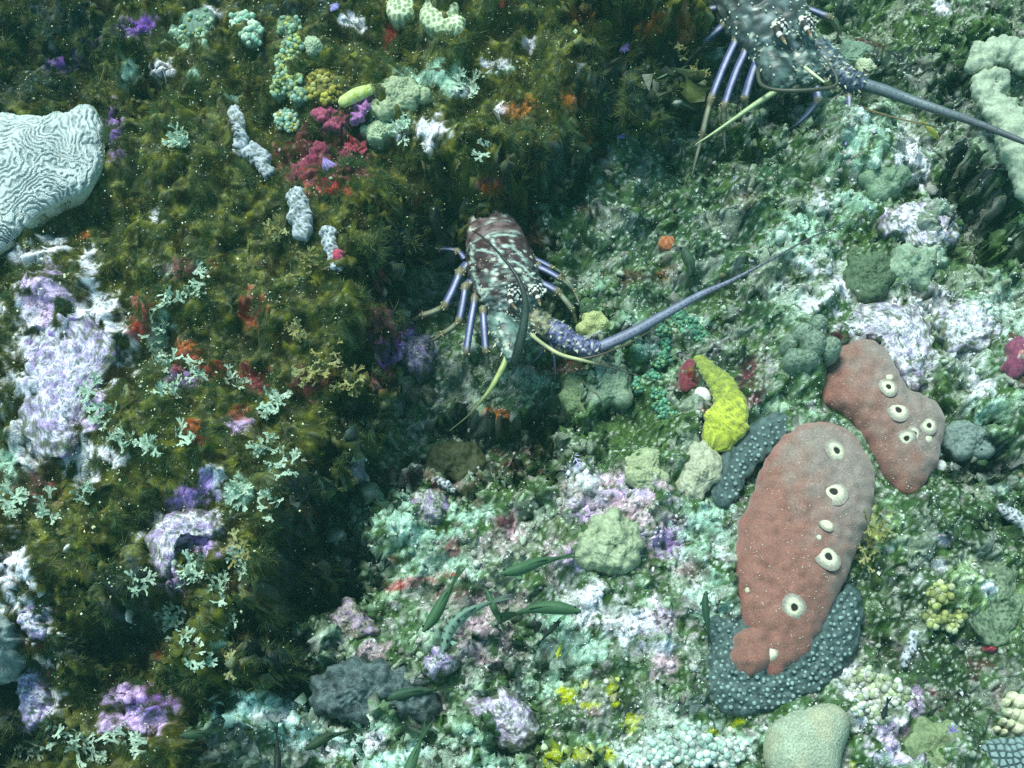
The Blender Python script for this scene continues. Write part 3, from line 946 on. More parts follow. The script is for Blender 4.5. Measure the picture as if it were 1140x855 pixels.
# ------------------------------------------------------------------ rocks
ROCKS = [
    ("rock", "big white crusted rock at the upper right above the sponges", [(977, 243), (985, 232), (1008, 227), (1035, 229), (1058, 234), (1069, 252), (1060, 272), (1038, 285), (1016, 283), (1002, 264), (984, 263)], .020, (.50, .48, .52), (.74, .71, .76)),
    ("rock", "white lilac crusted rock behind the upper red sponge", [(934, 352), (955, 340), (1000, 338), (1028, 352), (1039, 383), (1037, 415), (1022, 434), (1005, 428), (990, 404), (972, 384), (945, 372)], .016, (.48, .46, .52), (.74, .72, .76)),
    ("rock", "lilac white rock at the bottom centre right of the dark boulder", [(516, 788), (533, 772), (560, 764), (588, 784), (599, 810), (590, 834), (565, 832), (540, 824), (522, 808)], .028, (.36, .31, .40), (.66, .62, .68)),
    ("boulder", "dark slate boulder at the bottom left of the lilac rock", [(344, 776), (354, 750), (380, 736), (420, 734), (456, 744), (482, 768), (492, 790), (470, 801), (430, 805), (380, 801), (355, 795)], .034, (.045, .065, .068), (.11, .15, .15)),
    ("boulder", "smooth grey boulder at the left edge near the bottom", [(-50, 690), (-20, 662), (8, 668), (28, 695), (30, 720), (18, 745), (-10, 765), (-50, 750)], .05, (.15, .20, .20), (.25, .30, .29)),
    ("rock", "tan pink stone on the shaded lower slope", [(368, 684), (388, 668), (408, 680), (421, 704), (402, 713), (376, 712)], .022, (.30, .24, .20), (.46, .38, .36)),
    ("rock", "lilac pointed stone above the dark boulder", [(470, 742), (482, 720), (492, 722), (512, 738), (500, 748), (482, 758)], .026, (.34, .32, .42), (.54, .50, .58)),
    ("rock", "pale grey stone below the dark olive sponge", [(453, 578), (458, 556), (480, 545), (500, 560), (496, 582), (470, 588)], .022, (.32, .32, .30), (.58, .56, .55)),
    ("rock", "grey lilac stone at the edge of the mossy rock in the shade", [(374, 524), (386, 505), (398, 490), (406, 494), (404, 514), (410, 534), (388, 532)], .024, (.16, .16, .18), (.28, .27, .30)),
    ("rock", "lilac lump in the hollow left of the lobster legs", [(446, 392), (452, 375), (466, 372), (484, 386), (482, 408), (462, 416), (448, 408)], .024, (.30, .22, .36), (.60, .55, .66)),
    ("rock", "small brown stone under the lilac lump in the hollow", ell(470, 438, 14, 12), .016, (.12, .12, .08), (.22, .20, .14)),
    ("rock", "white crusted hump at the far left below the brain coral", [(22, 440), (40, 368), (75, 350), (110, 362), (130, 390), (112, 430), (88, 490), (58, 510), (34, 492)], .012, (.42, .38, .50), (.68, .65, .76)),
    ("rock", "lilac and white knob low on the left edge", [(20, 770), (30, 735), (48, 745), (60, 775), (52, 805), (36, 812)], .024, (.36, .28, .50), (.70, .66, .76)),
    ("rock", "white knob above the lilac one on the left edge", [(20, 690), (34, 668), (50, 690), (52, 705), (36, 712)], .018, (.44, .38, .52), (.72, .69, .78)),
    ("rock", "white lilac arch stone on the mossy rock", [(165, 600), (180, 578), (210, 566), (240, 572), (252, 590), (238, 600), (214, 596), (196, 606), (188, 640), (174, 642)], .018, (.42, .36, .46), (.68, .63, .70)),
    ("rock", "pale rounded stone at the right edge under the red crust", ell(1075, 362, 34, 30), .014, (.48, .50, .50), (.76, .74, .77)),
]
for nm, lb, ol, h, c0, c1 in ROCKS:
    sd_ = int(ol[0][0] * 3 + ol[0][1]) % 60

    def rc(x, y, r, c0=c0, c1=c1, sd_=sd_, ol=ol):
        c = cmix(np.array(c0), c1, 0.5 + 0.45 * fbm(x, y, 0.014, 4, sd_, 0.7))
        if c1[0] < 0.3:
            return c
        v = N(x, y, 0.005, sd_ + 3) + 0.7 * N(x, y, 0.02, sd_ + 6)
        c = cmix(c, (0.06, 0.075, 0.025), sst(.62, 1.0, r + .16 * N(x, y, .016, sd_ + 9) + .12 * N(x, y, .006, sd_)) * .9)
        c = cmix(c, (0.09, 0.13, 0.07), sst(0.75, 1.5, v) * 0.8)
        vio = 0.75 if ol[0][0] < 500 else 0.45
        return cmix(c, (0.30, 0.19, 0.44), sst(0.2, 1.6, -v + .5 * N(x, y, .035, sd_ + 1)) * vio)
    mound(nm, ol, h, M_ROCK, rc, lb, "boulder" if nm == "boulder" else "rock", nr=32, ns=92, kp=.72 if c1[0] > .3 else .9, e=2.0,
          disp=(lambda x, y, r, sd_=sd_, h=h: (0.0018 if h < .03 else 0.0030) * fbm(x, y, 0.028, 3, sd_, 0.5) + 0.0009 * (np.sqrt(np.clip(1 - (worley(x, y, .009, sd_)[0] / .9) ** 2, 0, 1)) - .5)))

# ------------------------------------------------------------------ sponges
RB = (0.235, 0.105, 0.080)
RBG = (0.235, 0.205, 0.180)  # greyed red brown for the painted grazing sheen


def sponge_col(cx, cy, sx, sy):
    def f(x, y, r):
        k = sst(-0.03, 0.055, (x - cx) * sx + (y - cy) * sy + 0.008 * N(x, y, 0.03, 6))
        c = cmix(np.array(RB) * np.ones(x.shape + (3,)), RBG, k * 0.8)  # greyer right and upper side: grazing sheen painted into the colour
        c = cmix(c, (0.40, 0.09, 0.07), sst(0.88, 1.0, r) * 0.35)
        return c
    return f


def sponge_disp(x, y, r):
    return 0.0008 * fbm(x, y, 0.07, 2, 71) + 0.0006 * N(x, y, 0.018, 73)


def oscula(tree, parent, spots):
    for px, py, R, hole in spots:  # hole: raised near-black disc, the pore's inner shade as colour
        p, n = hit(px, py, tree)
        n = n / np.linalg.norm(n)
        R = R * mpp(p) * .92
        a = np.cross(n, (0.3, 1, 0.2))
        a /= np.linalg.norm(a)
        b = np.cross(n, a)
        prof = [(1.7, -0.25, 0), (1.3, 0.08, .25), (0.98, 0.30, .8), (0.75, 0.46, 1), (0.55, 0.46, 1), (0.48, 0.36, .5), (0.43, 0.24, .0), (0.25, 0.20, 0), (0.0, 0.19, 0)] if hole else \
               [(1.30, -0.30, 0), (1.0, 0.10, .4), (0.75, 0.40, 1), (0.5, 0.52, 1), (0.25, 0.57, 1), (0.0, 0.58, 1)]
        th = np.arange(20) / 20 * 2 * math.pi
        rr = np.random.default_rng(int(px))
        wb = 1 + 0.06 * np.sin(2 * th + rr.uniform(0, 6)) + 0.04 * np.sin(3 * th + rr.uniform(0, 6))
        P = np.array([[p + (a * math.cos(q) + b * math.sin(q)) * R * f * w_ + n * R * g * 0.5 for q, w_ in zip(th, wb)] for f, g, _ in prof])
        c = np.array([[np.array((0.62, 0.59, 0.43)) * k + np.array(RBG if f > 0.9 else (0.02, 0.015, 0.01)) * (1 - k)] * 20 for f, g, k in prof])
        obj("osculum", P.reshape(-1, 3), grid_faces(len(prof), 20), M_SPONGE, parent, col=c.reshape(-1, 3))


big_sp = BIG_SPONGE
cB = at(905, 600, 0.07)
t = thing("red_sponge", hit(890, 610)[0], "large red brown sponge with pale rimmed pores at the lower right", "sponge")
zS = float(np.median([hit(a, b)[0][2] for a, b in big_sp])) + 0.004
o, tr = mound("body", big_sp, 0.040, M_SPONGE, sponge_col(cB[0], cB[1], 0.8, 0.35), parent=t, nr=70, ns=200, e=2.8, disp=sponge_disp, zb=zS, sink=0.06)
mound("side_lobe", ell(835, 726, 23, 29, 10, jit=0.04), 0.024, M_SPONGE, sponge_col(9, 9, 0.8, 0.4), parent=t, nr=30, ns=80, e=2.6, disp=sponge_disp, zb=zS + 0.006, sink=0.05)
oscula(tr, t, [(931, 502, 9, 1), (928, 548, 10.5, 1), (921, 584, 7.5, 0), (922, 620, 10, 1), (884, 676, 9.5, 1), (832, 657, 3.5, 0), (858, 728, 7, 0), (912, 598, 3, 0)])
SP1, TR1 = t, tr
sm_sp = SMALL_SPONGE
cS = at(985, 470, 0.07)
t = thing("red_sponge", hit(985, 465)[0], "smaller red brown sponge with paired pale pores above the large one", "sponge")
zU = float(np.median([hit(a, b)[0][2] for a, b in sm_sp])) + 0.004
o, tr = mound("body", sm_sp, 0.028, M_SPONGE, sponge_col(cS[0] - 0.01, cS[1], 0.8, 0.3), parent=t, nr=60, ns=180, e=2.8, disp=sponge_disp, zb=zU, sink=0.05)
oscula(tr, t, [(989, 431, 7, 1), (1000, 457, 8.5, 1), (1009, 488, 7, 1), (1018, 483, 6, 1), (1034, 474, 7, 1), (1034, 488, 5, 0), (990, 420, 4, 0)])



def silt(parent, tree, poly, n, seed):
    """pale grit lying on a sponge"""
    poly = np.asarray(poly, float)
    r = np.random.default_rng(seed)
    lo, hi = poly.min(0), poly.max(0)
    q = r.uniform(lo, hi, (n * 2, 2))
    q = q[sdf(q[:, 0], q[:, 1], poly)[0] > 3][:n]
    items = []
    for a, b in q:
        p, nn = hit(a, b, tree)
        v, f = uv_ball(p, r.uniform(.00035, .0009), 5, 4)
        items.append((v, f, np.array((.66, .62, .52)) * r.uniform(.5, 1.1) * np.ones(v.shape)))
    V, F, c = merge(items)
    o = obj("silt", V, F, M_GRAIN, parent, col=c)
    o["kind"] = "stuff"


silt(SP1, TR1, BIG_SPONGE, 380, 3)
silt(t, tr, SMALL_SPONGE, 180, 4)

# dark star coral round the large sponge
STC = lambda x, y, r: cmix(np.array((.032, .058, .056)), (.085, .13, .125), 0.5 + 0.4 * fbm(x, y, 0.01, 3, 3))


def polyps(parent, tree, poly, pitch, seed, skip=None):
    """pale raised polyps on a staggered lattice over the coral"""
    poly = np.asarray(poly, float)
    r = np.random.default_rng(seed)
    lo, hi = poly.min(0), poly.max(0)
    items = []
    row = 0
    y = lo[1]
    while y < hi[1]:
        x = lo[0] + (pitch / 2 if row % 2 else 0)
        while x < hi[0]:
            q = np.array((x, y)) + r.normal(0, pitch * 0.17, 2)
            d, _, _ = sdf(np.array([q[0]]), np.array([q[1]]), poly)
            if d[0] > 2.5 and (skip is None or sdf(np.array([q[0]]), np.array([q[1]]), skip)[0][0] < -2):
                p, n = hit(q[0], q[1], tree)
                R = mpp(p) * pitch * r.uniform(0.24, 0.40)
                v, f = uv_ball((0, 0, 0), (R, R, R * 0.6), 8, 5)
                v = v + p
                g = r.uniform(0.75, 1.2)
                top = sst(0.2, 0.9, (v[:, 2] - p[2]) / (R * 0.6))[:, None]
                items.append((v, f, (np.array((.07, .12, .12)) * (1 - top) + np.array((.22, .31, .29)) * top) * g))
            x += pitch
        y += pitch * 0.86
        row += 1
    V, F, c = merge(items)
    o = obj("polyp", V, F, M_CORAL, parent, col=c)
    o["kind"] = "stuff"


t = thing("star_coral", hit(870, 740)[0], "dark star coral with pale dots curling under the large red brown sponge", "coral")
st1 = STAR_CORAL
_, tr = mound("body", st1, 0.022, M_CORAL, STC, parent=t, nr=40, ns=160, e=3.0, disp=rocky(0.0012, 0.02, 9), zb=zS - 0.008, sink=0.05)
polyps(t, tr, st1, 7.7, 3, big_sp)
t = thing("star_coral", hit(850, 490)[0], "dark dotted star coral band along the upper left of the large sponge", "coral")
arc = [(806, 552), (816, 522), (834, 498), (858, 481), (890, 467), (916, 464)]
_, tr = slug("body", arc, [14, 19, 20, 19, 14, 8], M_CORAL, STC, parent=t, flat=0.32, lift=0.5, zb=zS - 0.004, disp=rocky(.0012, .02, 5))
arcp = [(800, 556), (802, 530), (818, 500), (842, 474), (880, 455), (918, 457), (925, 466), (880, 485), (850, 505), (832, 530), (822, 556)]
polyps(t, tr, arcp, 7.5, 5, big_sp)

# yellow sponge
ylw = lambda x, y, r: cmix(cmix(np.array((.22, .26, .05)), (.46, .50, .05), sst(0.25, 0.8, r) * .9 + 0.25 * N(x, y, .012, 3)), (.10, .14, .04), sst(.75, 1.4, N(x, y, .0036, 2)) * .8)
slug("yellow_sponge", [(779, 402), (789, 414), (803, 431), (812, 453), (806, 474), (800, 486)], [7, 11, 15, 19, 25, 20], M_SPONGE, ylw, "bright yellow crescent sponge left of the red brown sponges", "sponge",
     flat=0.55, lift=0.7, ns=70, nt=50, disp=lambda x, y, r: 0.0007 * fbm(x, y, 0.012, 3, 31))

# pale finger sponges
FG = [("short pale finger sponge on the moss between the fork weed and the yellow nodules", [(262, 128), (266, 144), (269, 163)], [8, 9.5, 9]),
      ("bent pale finger sponge just below the short one", [(272, 172), (288, 178), (299, 194)], [10, 12, 9]),
      ("upright pale finger sponge below the crimson sponge", [(331, 221), (335, 240), (338, 262)], [10, 12, 11]),
      ("slim bluish finger sponge beside a red spot at the rock edge", [(366, 262), (370, 280), (378, 298)], [9, 9, 7]),
      ("smooth pale blue finger at the right edge below the small sponge", [(1114, 567), (1126, 576), (1148, 592)], [6, 8, 8]),
      ("short white finger lying below the dark olive sponge", [(483, 534), (492, 538), (504, 546)], [3.5, 4.5, 4]),
      ("pale grey tube at the lower right among the pebbles", [(1018, 708), (1012, 722), (1005, 738)], [6, 6, 5])]
KF[0] = 0.62
for lb, pt, rd in FG:
    slug("finger_sponge", pt, rd, M_SPONGE, lambda x, y, r: cmix(cmix(np.array((.48, .50, .55)), (.20, .24, .22), sst(0, 1.2, fbm(x, y, .014, 3, 8))), (.07, .09, .10), sst(0.5, 1.0, N(x, y, .0055, 3))), lb, "sponge", flat=0.9, lift=0.9, ns=40, nt=30,
         disp=lambda x, y, r: -0.0016 * sst(0.5, 1.1, N(x, y, .0055, 3)) + 0.0010 * fbm(x, y, .022, 2, 5))
slug("finger_sponge", [(384, 116), (398, 109), (414, 102)], [7, 8, 6], M_SPONGE, mott((.40, .46, .10), (.52, .58, .26), .01), "yellow green finger sponge above the crimson patch", "sponge", flat=.9, lift=.9)

# crimson sponges under the ledge
t = thing("crimson_sponge", hit(365, 165)[0], "crimson lobed sponge in the hollow of the mossy ledge", "sponge")
for pt, rd, c0, c1 in (([(334, 192), (346, 182), (357, 167)], [9, 10, 8], (.13, .012, .03), (.24, .03, .08)), ([(378, 176), (388, 172)], [8, 9], (.18, .02, .05), (.34, .05, .12)),
                       ([(357, 128), (366, 124)], [9, 9], (.26, .03, .07), (.40, .10, .18)), ([(368, 140), (384, 134)], [8, 9], (.18, .02, .05), (.34, .07, .14)),
                       ([(396, 134), (404, 118), (412, 110)], [6, 8, 6], (.24, .06, .22), (.44, .20, .44)), ([(390, 165), (404, 166)], [6, 6], (.20, .02, .04), (.32, .05, .08))):
    slug("lobe", pt, rd, M_SPONGE, mott(c0, c1, .006, 4), parent=t, flat=.7, lift=.1, ns=26, nt=26, disp=rocky(.0017, .012, 4), kp=False)
mound("crimson_sponge", ell(377, 288, 8, 9), .014, M_SPONGE, mott((.30, .02, .05), (.46, .06, .12), .005), "small crimson ball beside the slim bluish finger sponge", "sponge", nr=14, ns=30)
mound("crimson_sponge", ell(1103, 721, 8, 7), .012, M_SPONGE, mott((.30, .02, .04), (.42, .05, .08), .005), "small crimson ball low at the right edge", "sponge", nr=14, ns=30)
mound("crimson_sponge", ell(768, 418, 13, 20, 10), .010, M_SPONGE, mott((.12, .02, .03), (.22, .04, .06), .007), "dark crimson patch sponge left of the yellow sponge", "sponge", nr=16, ns=40)
mound("crimson_sponge", ell(1131, 400, 16, 22, 10), .012, M_SPONGE, mott((.12, .03, .06), (.24, .05, .10), .007), "dark crimson sponge on white rock at the right edge", "sponge", nr=16, ns=40, disp=bumps(.007, .0012, 4))
mound("orange_sponge", ell(743, 271, 11, 8), .007, M_SPONGE, mott((.28, .08, .03), (.42, .16, .06), .007), "small orange patch sponge behind the long antenna", "sponge", nr=14, ns=30)
mound("orange_sponge", ell(600, 266, 16, 8, 20), .007, M_SPONGE, mott((.22, .06, .03), (.34, .11, .06), .007), "rusty orange patch sponge beside the lobster tail", "sponge", nr=14, ns=30)

# nodule colonies: (label, spots (px,py,radius of the patch), count, colours)
def colony(name, label, spots, n, cols, size, cat="zoanthids"):
    r = np.random.default_rng(int(spots[0][0] * 3 + spots[0][1]))
    t = thing(name, hit(spots[0][0], spots[0][1])[0], label, cat)
    items = []
    tot = sum(s[2] ** 2 for s in spots)
    for px, py, rad in spots:
        _, btree = mound("base", ell(px, py, rad * .95, rad * .9, jit=.08), rad * mpp(hit(px, py)[0]) * 0.5, M_CORAL, mott(np.array(cols[0]) * .3, np.array(cols[-1]) * .6, .006), parent=t, nr=12, ns=30, kp=False, disp=bumps(.006, .0012, 3))
        for _ in range(max(int(n * rad * rad / tot), 2)):
            a = r.uniform(0, 6.283)
            q = math.sqrt(r.uniform(0, 1))
            p, nn = hit(px + rad * q * math.cos(a), py + rad * 0.9 * q * math.sin(a), btree)
            if p[2] == 0.0:
                p, nn = hit(px, py)
            R = size * mpp(p) * r.uniform(0.55, 1.2)
            v, f = uv_ball(p + nn * R * r.uniform(.1, .8), R, 7, 5)
            c = np.array(cols[r.integers(len(cols))]) * r.uniform(0.55, 1.1)
            items.append((v, f, c * np.ones(v.shape)))
        keep(ell(px, py, rad * .85, rad * .8, jit=0))
    V, F, c = merge(items)
    o = obj("nodule", V, F, M_CORAL, t, col=c)
    o["kind"] = "stuff"


YG = [(.42, .46, .14), (.34, .48, .30), (.46, .54, .26), (.28, .44, .34)]
TG = [(.40, .62, .46), (.55, .70, .52), (.30, .52, .40), (.62, .72, .55)]
GD = [(.42, .38, .07), (.36, .30, .06), (.48, .46, .16), (.22, .20, .05)]
colony("button_zoanthid", "column of yellow green nodules on the ledge", [(321, 30, 13), (325, 52, 13), (318, 68, 12), (322, 86, 16), (313, 97, 12), (332, 104, 12)], 230, YG, 3.1)
colony("button_zoanthid", "golden yellow ring of nodules right of the green column", [(360, 97, 20)], 90, GD, 3.2)
colony("button_zoanthid", "pale teal nodule ball under the yellow green column", [(320, 134, 14)], 70, TG + [(.60, .55, .10)], 3.0)
colony("button_zoanthid", "pale mint nodule patch left of the green column", [(271, 25, 14), (280, 37, 13)], 90, TG, 3.2)
colony("button_zoanthid", "sparse light green dots on dark moss near the top", [(222, 26, 18), (206, 40, 12)], 34, TG + YG, 2.6)
GT = [(.13, .36, .22), (.18, .42, .28), (.24, .40, .18), (.10, .28, .19)]
colony("green_sponge", "bright teal green trail creeping down beside the yellow sponge", [(737, 368, 9), (739, 384, 9), (736, 400, 10), (727, 421, 10), (733, 438, 8), (737, 452, 9), (744, 463, 9), (713, 429, 10)], 260, GT, 2.4, "sponge")
colony("green_sponge", "teal green tuft under the long antenna", [(768, 366, 13), (780, 374, 10), (757, 356, 10)], 120, GT, 2.4, "sponge")
colony("pebble_coral", "heap of whitish bead coral at the bottom right", [(962, 758, 17), (985, 770, 17), (958, 785, 12), (1003, 775, 12), (975, 795, 12)], 150, [(.62, .62, .52), (.5, .56, .36), (.68, .68, .64), (.36, .42, .24)], 4.2, "coral")
colony("pebble_coral", "olive bead coral right of the large sponge base", [(1046, 662, 14), (1060, 690, 14), (1040, 690, 12)], 80, [(.42, .46, .16), (.30, .34, .12), (.5, .52, .3)], 4.4, "coral")
colony("pebble_coral", "white bead coral crust along the bottom edge", [(770, 832, 26), (735, 838, 22), (805, 838, 20)], 170, [(.58, .72, .62), (.46, .64, .54), (.70, .76, .70)], 4.4, "coral")

# purple fan worms and hydroids
def fan(name, label, px, py, r_px, ang, spread, n, col, two=False):
    p, nn = hit(px, py)
    t = thing(name, p, label, "fan worm" if "worm" in name else "hydroid")
    m = mpp(p)
    b = at(px, py, p[2] + 0.006)
    stem = part_loft("stem", np.array([p - [0, 0, .004], (p + b) / 2, b]), [.0012] * 3, [.0012] * 3, (0, 1, 0), M_SPONGE, t, lambda P, s, q: np.array((.2, .14, .3)), 5, 8)
    items = []
    rr = np.random.default_rng(int(px))
    for i in range(n):
        a = math.radians(ang + (i / (n - 1) - 0.5) * spread)
        L = r_px * m * rr.uniform(.8, 1.05)
        d = np.array((math.cos(a), -math.sin(a), 0.25))
        A = np.array([b + d * L * f_ + np.array((0, 0, -0.2 * L * f_ * f_)) for f_ in np.linspace(0.05, 1, 4)])
        P, s, q = loft(A, [m * .7, m * .8, m * .6, m * .3], [m * .7, m * .8, m * .6, m * .3], (0, 0, 1), 6, 5)
        items.append((P.reshape(-1, 3), grid_faces(6, 5), np.array(col) * rr.uniform(.6, 1.3) * (0.7 + 0.6 * s.reshape(-1, 1))))
    V, F, c = merge(items)
    obj("crown", V, F, M_FROND, t, col=c)


fan("fan_worm", "violet feather fan worm below the crimson lobes", 360, 176, 18, 62, 60, 16, (.34, .26, .60))
fan("fan_worm", "pale lilac fan worm on the dark moss at the top", 368, 6, 10, 40, 110, 12, (.35, .32, .70))
fan("fan_worm", "small violet fan worm in the dark gap under the ledge", 693, 52, 9, 40, 160, 12, (.26, .20, .55))
fan("fan_worm", "tiny blue violet fan worm on the shaded slope", 691, 150, 6, 60, 140, 9, (.30, .24, .66))
fan("fan_worm", "purple fan worm beside the brain coral rim", 124, 132, 14, 70, 90, 14, (.30, .16, .48))
fan("fan_worm", "violet star shaped worm at the bottom right", 1060, 815, 9, 200, 300, 9, (.28, .22, .60))


def hydroid(label, px, py, ang, L_px, col, nb=6):
    p, nn = hit(px, py)
    t = thing("hydroid", p, label, "hydroid")
    m = mpp(p)
    a = math.radians(ang)
    d = np.array((math.cos(a), -math.sin(a), .35))
    sdir = np.array((math.sin(a), math.cos(a), .1))
    A = np.array([p + d * L_px * m * f_ for f_ in (0, .33, .66, 1)])
    part_loft("stem", A, [m * .6] * 4, [m * .6] * 4, (0, 0, 1), M_FROND, t, lambda P, s, q: np.array(col), 8, 6)
    for i in range(nb):
        f_ = (i + .6) / nb
        for sg in (-1, 1):
            b0 = p + d * L_px * m * f_
            b1 = b0 + (sdir * sg * .8 + d * .6) * L_px * m * .34 * (1 - .4 * f_)
            part_loft("branch", np.array([b0, (b0 + b1) / 2 + [0, 0, .0006], b1]), [m * .6, m * .55, m * .3], [m * .6, m * .55, m * .3], (0, 0, 1), M_FROND, t, lambda P, s, q: np.array(col) * 1.1, 5, 5)


hydroid("small lilac feather hydroid at the right end of the dark hole", 637, 504, 66, 22, (.55, .48, .78), 4)
hydroid("pale feathery hydroid on the shaded lower left rock", 118, 725, 72, 22, (.36, .46, .44), 5)
hydroid("white lilac hydroid sprig on the lower mossy rock", 170, 752, 82, 20, (.55, .55, .66), 4)

# bits of white shell
for lb, a, b, L, wd, rot in (("bright white shell chip on dark moss at the lower left", 76, 610, 7, 3, -40), ("white oval shell beside the lilac arch stone", 190, 624, 8, 5, 30),
                             ("upright white shell splinter in the shade of the mossy rock", 143, 684, 3, 8, 10), ("tiny round white shell above the lower left boulder", 67, 706, 3.4, 3, 0),
                             ("round white shell on the yellow spotted slope", 675, 759, 4, 4, 0), ("white pebble shell on the reef near the upper right corner", 1047, 520, 7, 8, 0),
                             ("white shell lump between the small sponge and dark crust", 783, 440, 11, 8, 20)):
    mound("shell", ell(a, b, L, wd, rot, n=8, jit=.08), 0.007, M_GRAIN, mott((.62, .62, .56), (.80, .78, .76), .004), lb, "shell", nr=8, ns=18)

# ------------------------------------------------------------------ spiny lobsters
def pz(a, b, z):
    return at(a, b, z)


def chain(pts):
    return np.array([pz(*q) for q in pts])


def cones(items):
    """small spines: (base point, direction, length, radius, colour)"""
    V, F, C_ = [], [], []
    for b, d, L, r, c in items:
        d = np.asarray(d, float)
        d = d / np.linalg.norm(d)
        a = np.cross(d, (0.31, 0.77, 0.55))
        a /= np.linalg.norm(a)
        e = np.cross(d, a)
        n = len(V)
        for i in range(5):
            q = i / 5 * 6.2832
            V.append(b + (a * math.cos(q) + e * math.sin(q)) * r - d * r * .4)
            C_.append(np.asarray(c) * .8)
        V.append(b + d * L)
        C_.append(c)
        F += [(n + i, n + (i + 1) % 5, n + 5) for i in range(5)]
    return np.array(V), np.array(F), np.array(C_)


PUR = np.array((.075, .08, .20))
PAL = np.array((.50, .50, .62))
YLJ = np.array((.17, .15, .09))
TAN = np.array((.11, .12, .085))
TEAL = np.array((.085, .15, .135))
MRN = np.array((.055, .028, .030))
CRM = np.array((.66, .68, .56))


def shell_col(seed, warm, hi=None):
    """mottled shell with a pale net of seams and cream spots"""
    def f(P, s, t):
        x = s * 0.10
        y = (t - math.pi / 2) / math.pi * 0.115
        n1 = fbm(x, y, 0.02, 3, seed)
        side = sst(0.2, 1.4, np.abs(t - math.pi / 2))
        k = np.clip(-0.30 + 0.95 * s + 0.16 * n1 + 0.25 * side * (t < math.pi) - warm, 0, 1)
        c = cmix((MRN if hi is None else np.array((.040, .045, .045))) * np.ones(P.shape), TEAL if hi is None else np.asarray(hi), k)
        a, b, _ = worley(x + .004 * N(x, y, .02, 3), y + .004 * N(x, y, .02, 4), 0.019, seed)
        c = cmix(c, (.30, .40, .36), sst(0.07, 0.02, b - a) * (sst(.75, .45, s) if hi is not None else sst(.3, .6, s) * sst(1, .8, s)) * .7)
        c = cmix(c, (.30, .40, .42), sst(.6, 1.3, N(x, y, .012, seed + 2)) * .45 * sst(.45, .8, s))
        a, b, i5 = worley(x, y, 0.011, seed + 5, .9)
        c = cmix(c, CRM, sst(0.15, 0.09, a) * (i5 > .7))
        a, b, i = worley(x, y, 0.0046, seed + 9, .9)
        c = cmix(c, (.03, .028, .03), sst(.4, .2, a) * (i > .7) * .7)
        qx, qy = proj(P)
        for line in SEAMS:
            for (ax_, ay_), (bx_, by_) in zip(line[:-1], line[1:]):
                ex, ey = bx_ - ax_, by_ - ay_
                tt = np.clip(((qx - ax_) * ex + (qy - ay_) * ey) / (ex * ex + ey * ey), 0, 1)
                d = np.hypot(qx - ax_ - ex * tt, qy - ay_ - ey * tt) + .5 * N(x, y, .006, 3)
                c = cmix(c, (.42, .54, .48), sst(1.7, .5, d) * (np.sin(t) > -.1) * .9)
        for a, b, r in SPOTS:
            d = np.hypot(qx - a, qy - b)
            c = cmix(c, CRM, sst(r * 1.15, r * .85, d) * (np.sin(t) > -.2))
        return c
    return f


SEAMS = [[(519, 268), (530, 264), (545, 262), (560, 261), (577, 263)], [(549, 262), (550, 274), (556, 283), (561, 274), (570, 274), (578, 281), (585, 292)],
         [(556, 283), (556, 292), (550, 303), (546, 318), (540, 330)], [(522, 270), (530, 278), (540, 279), (556, 283)], [(556, 296), (564, 291), (574, 291), (584, 298), (592, 308)],
         [(524, 276), (525, 292), (529, 310), (535, 326)], [(560, 303), (572, 299), (582, 304), (586, 314)]]
SPOTS = [(536, 324, 3.2), (551, 311, 2.2), (541, 301, 1.6), (533, 313, 1.5), (563, 296, 2.0), (549, 289, 1.3), (587, 311, 2.2), (579, 300, 1.5), (546, 321, 1.5), (566, 308, 1.4), (594, 305, 1.6),
         (836, 40, 3.0), (848, 27, 2.0), (831, 18, 1.6), (855, 22, 1.8), (842, 10, 1.6), (866, 12, 2.0), (884, 40, 2.0), (903, 42, 2.0), (850, 56, 2.0), (845, 48, 1.6), (858, 45, 1.8)]


def leg_col(seam):
    """lilac blue limb with a pale stripe along the top, yellow joints and drab last segments"""
    seam = np.asarray(seam)

    def f(P, s, t):
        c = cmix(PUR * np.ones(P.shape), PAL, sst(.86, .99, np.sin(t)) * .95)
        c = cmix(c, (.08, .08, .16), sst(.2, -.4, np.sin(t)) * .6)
        if len(seam) > 1:
            last = s > seam[-1] if len(seam) < 3 else s > seam[1]
            dr = cmix(TAN * np.ones(P.shape), (.40, .40, .27), sst(.7, .98, np.sin(t)))
            c = np.where(last[..., None], dr, c)
        for q in seam:
            c = cmix(c, YLJ, sst(.045, .02, np.abs(s - q)))
        return c
    return f


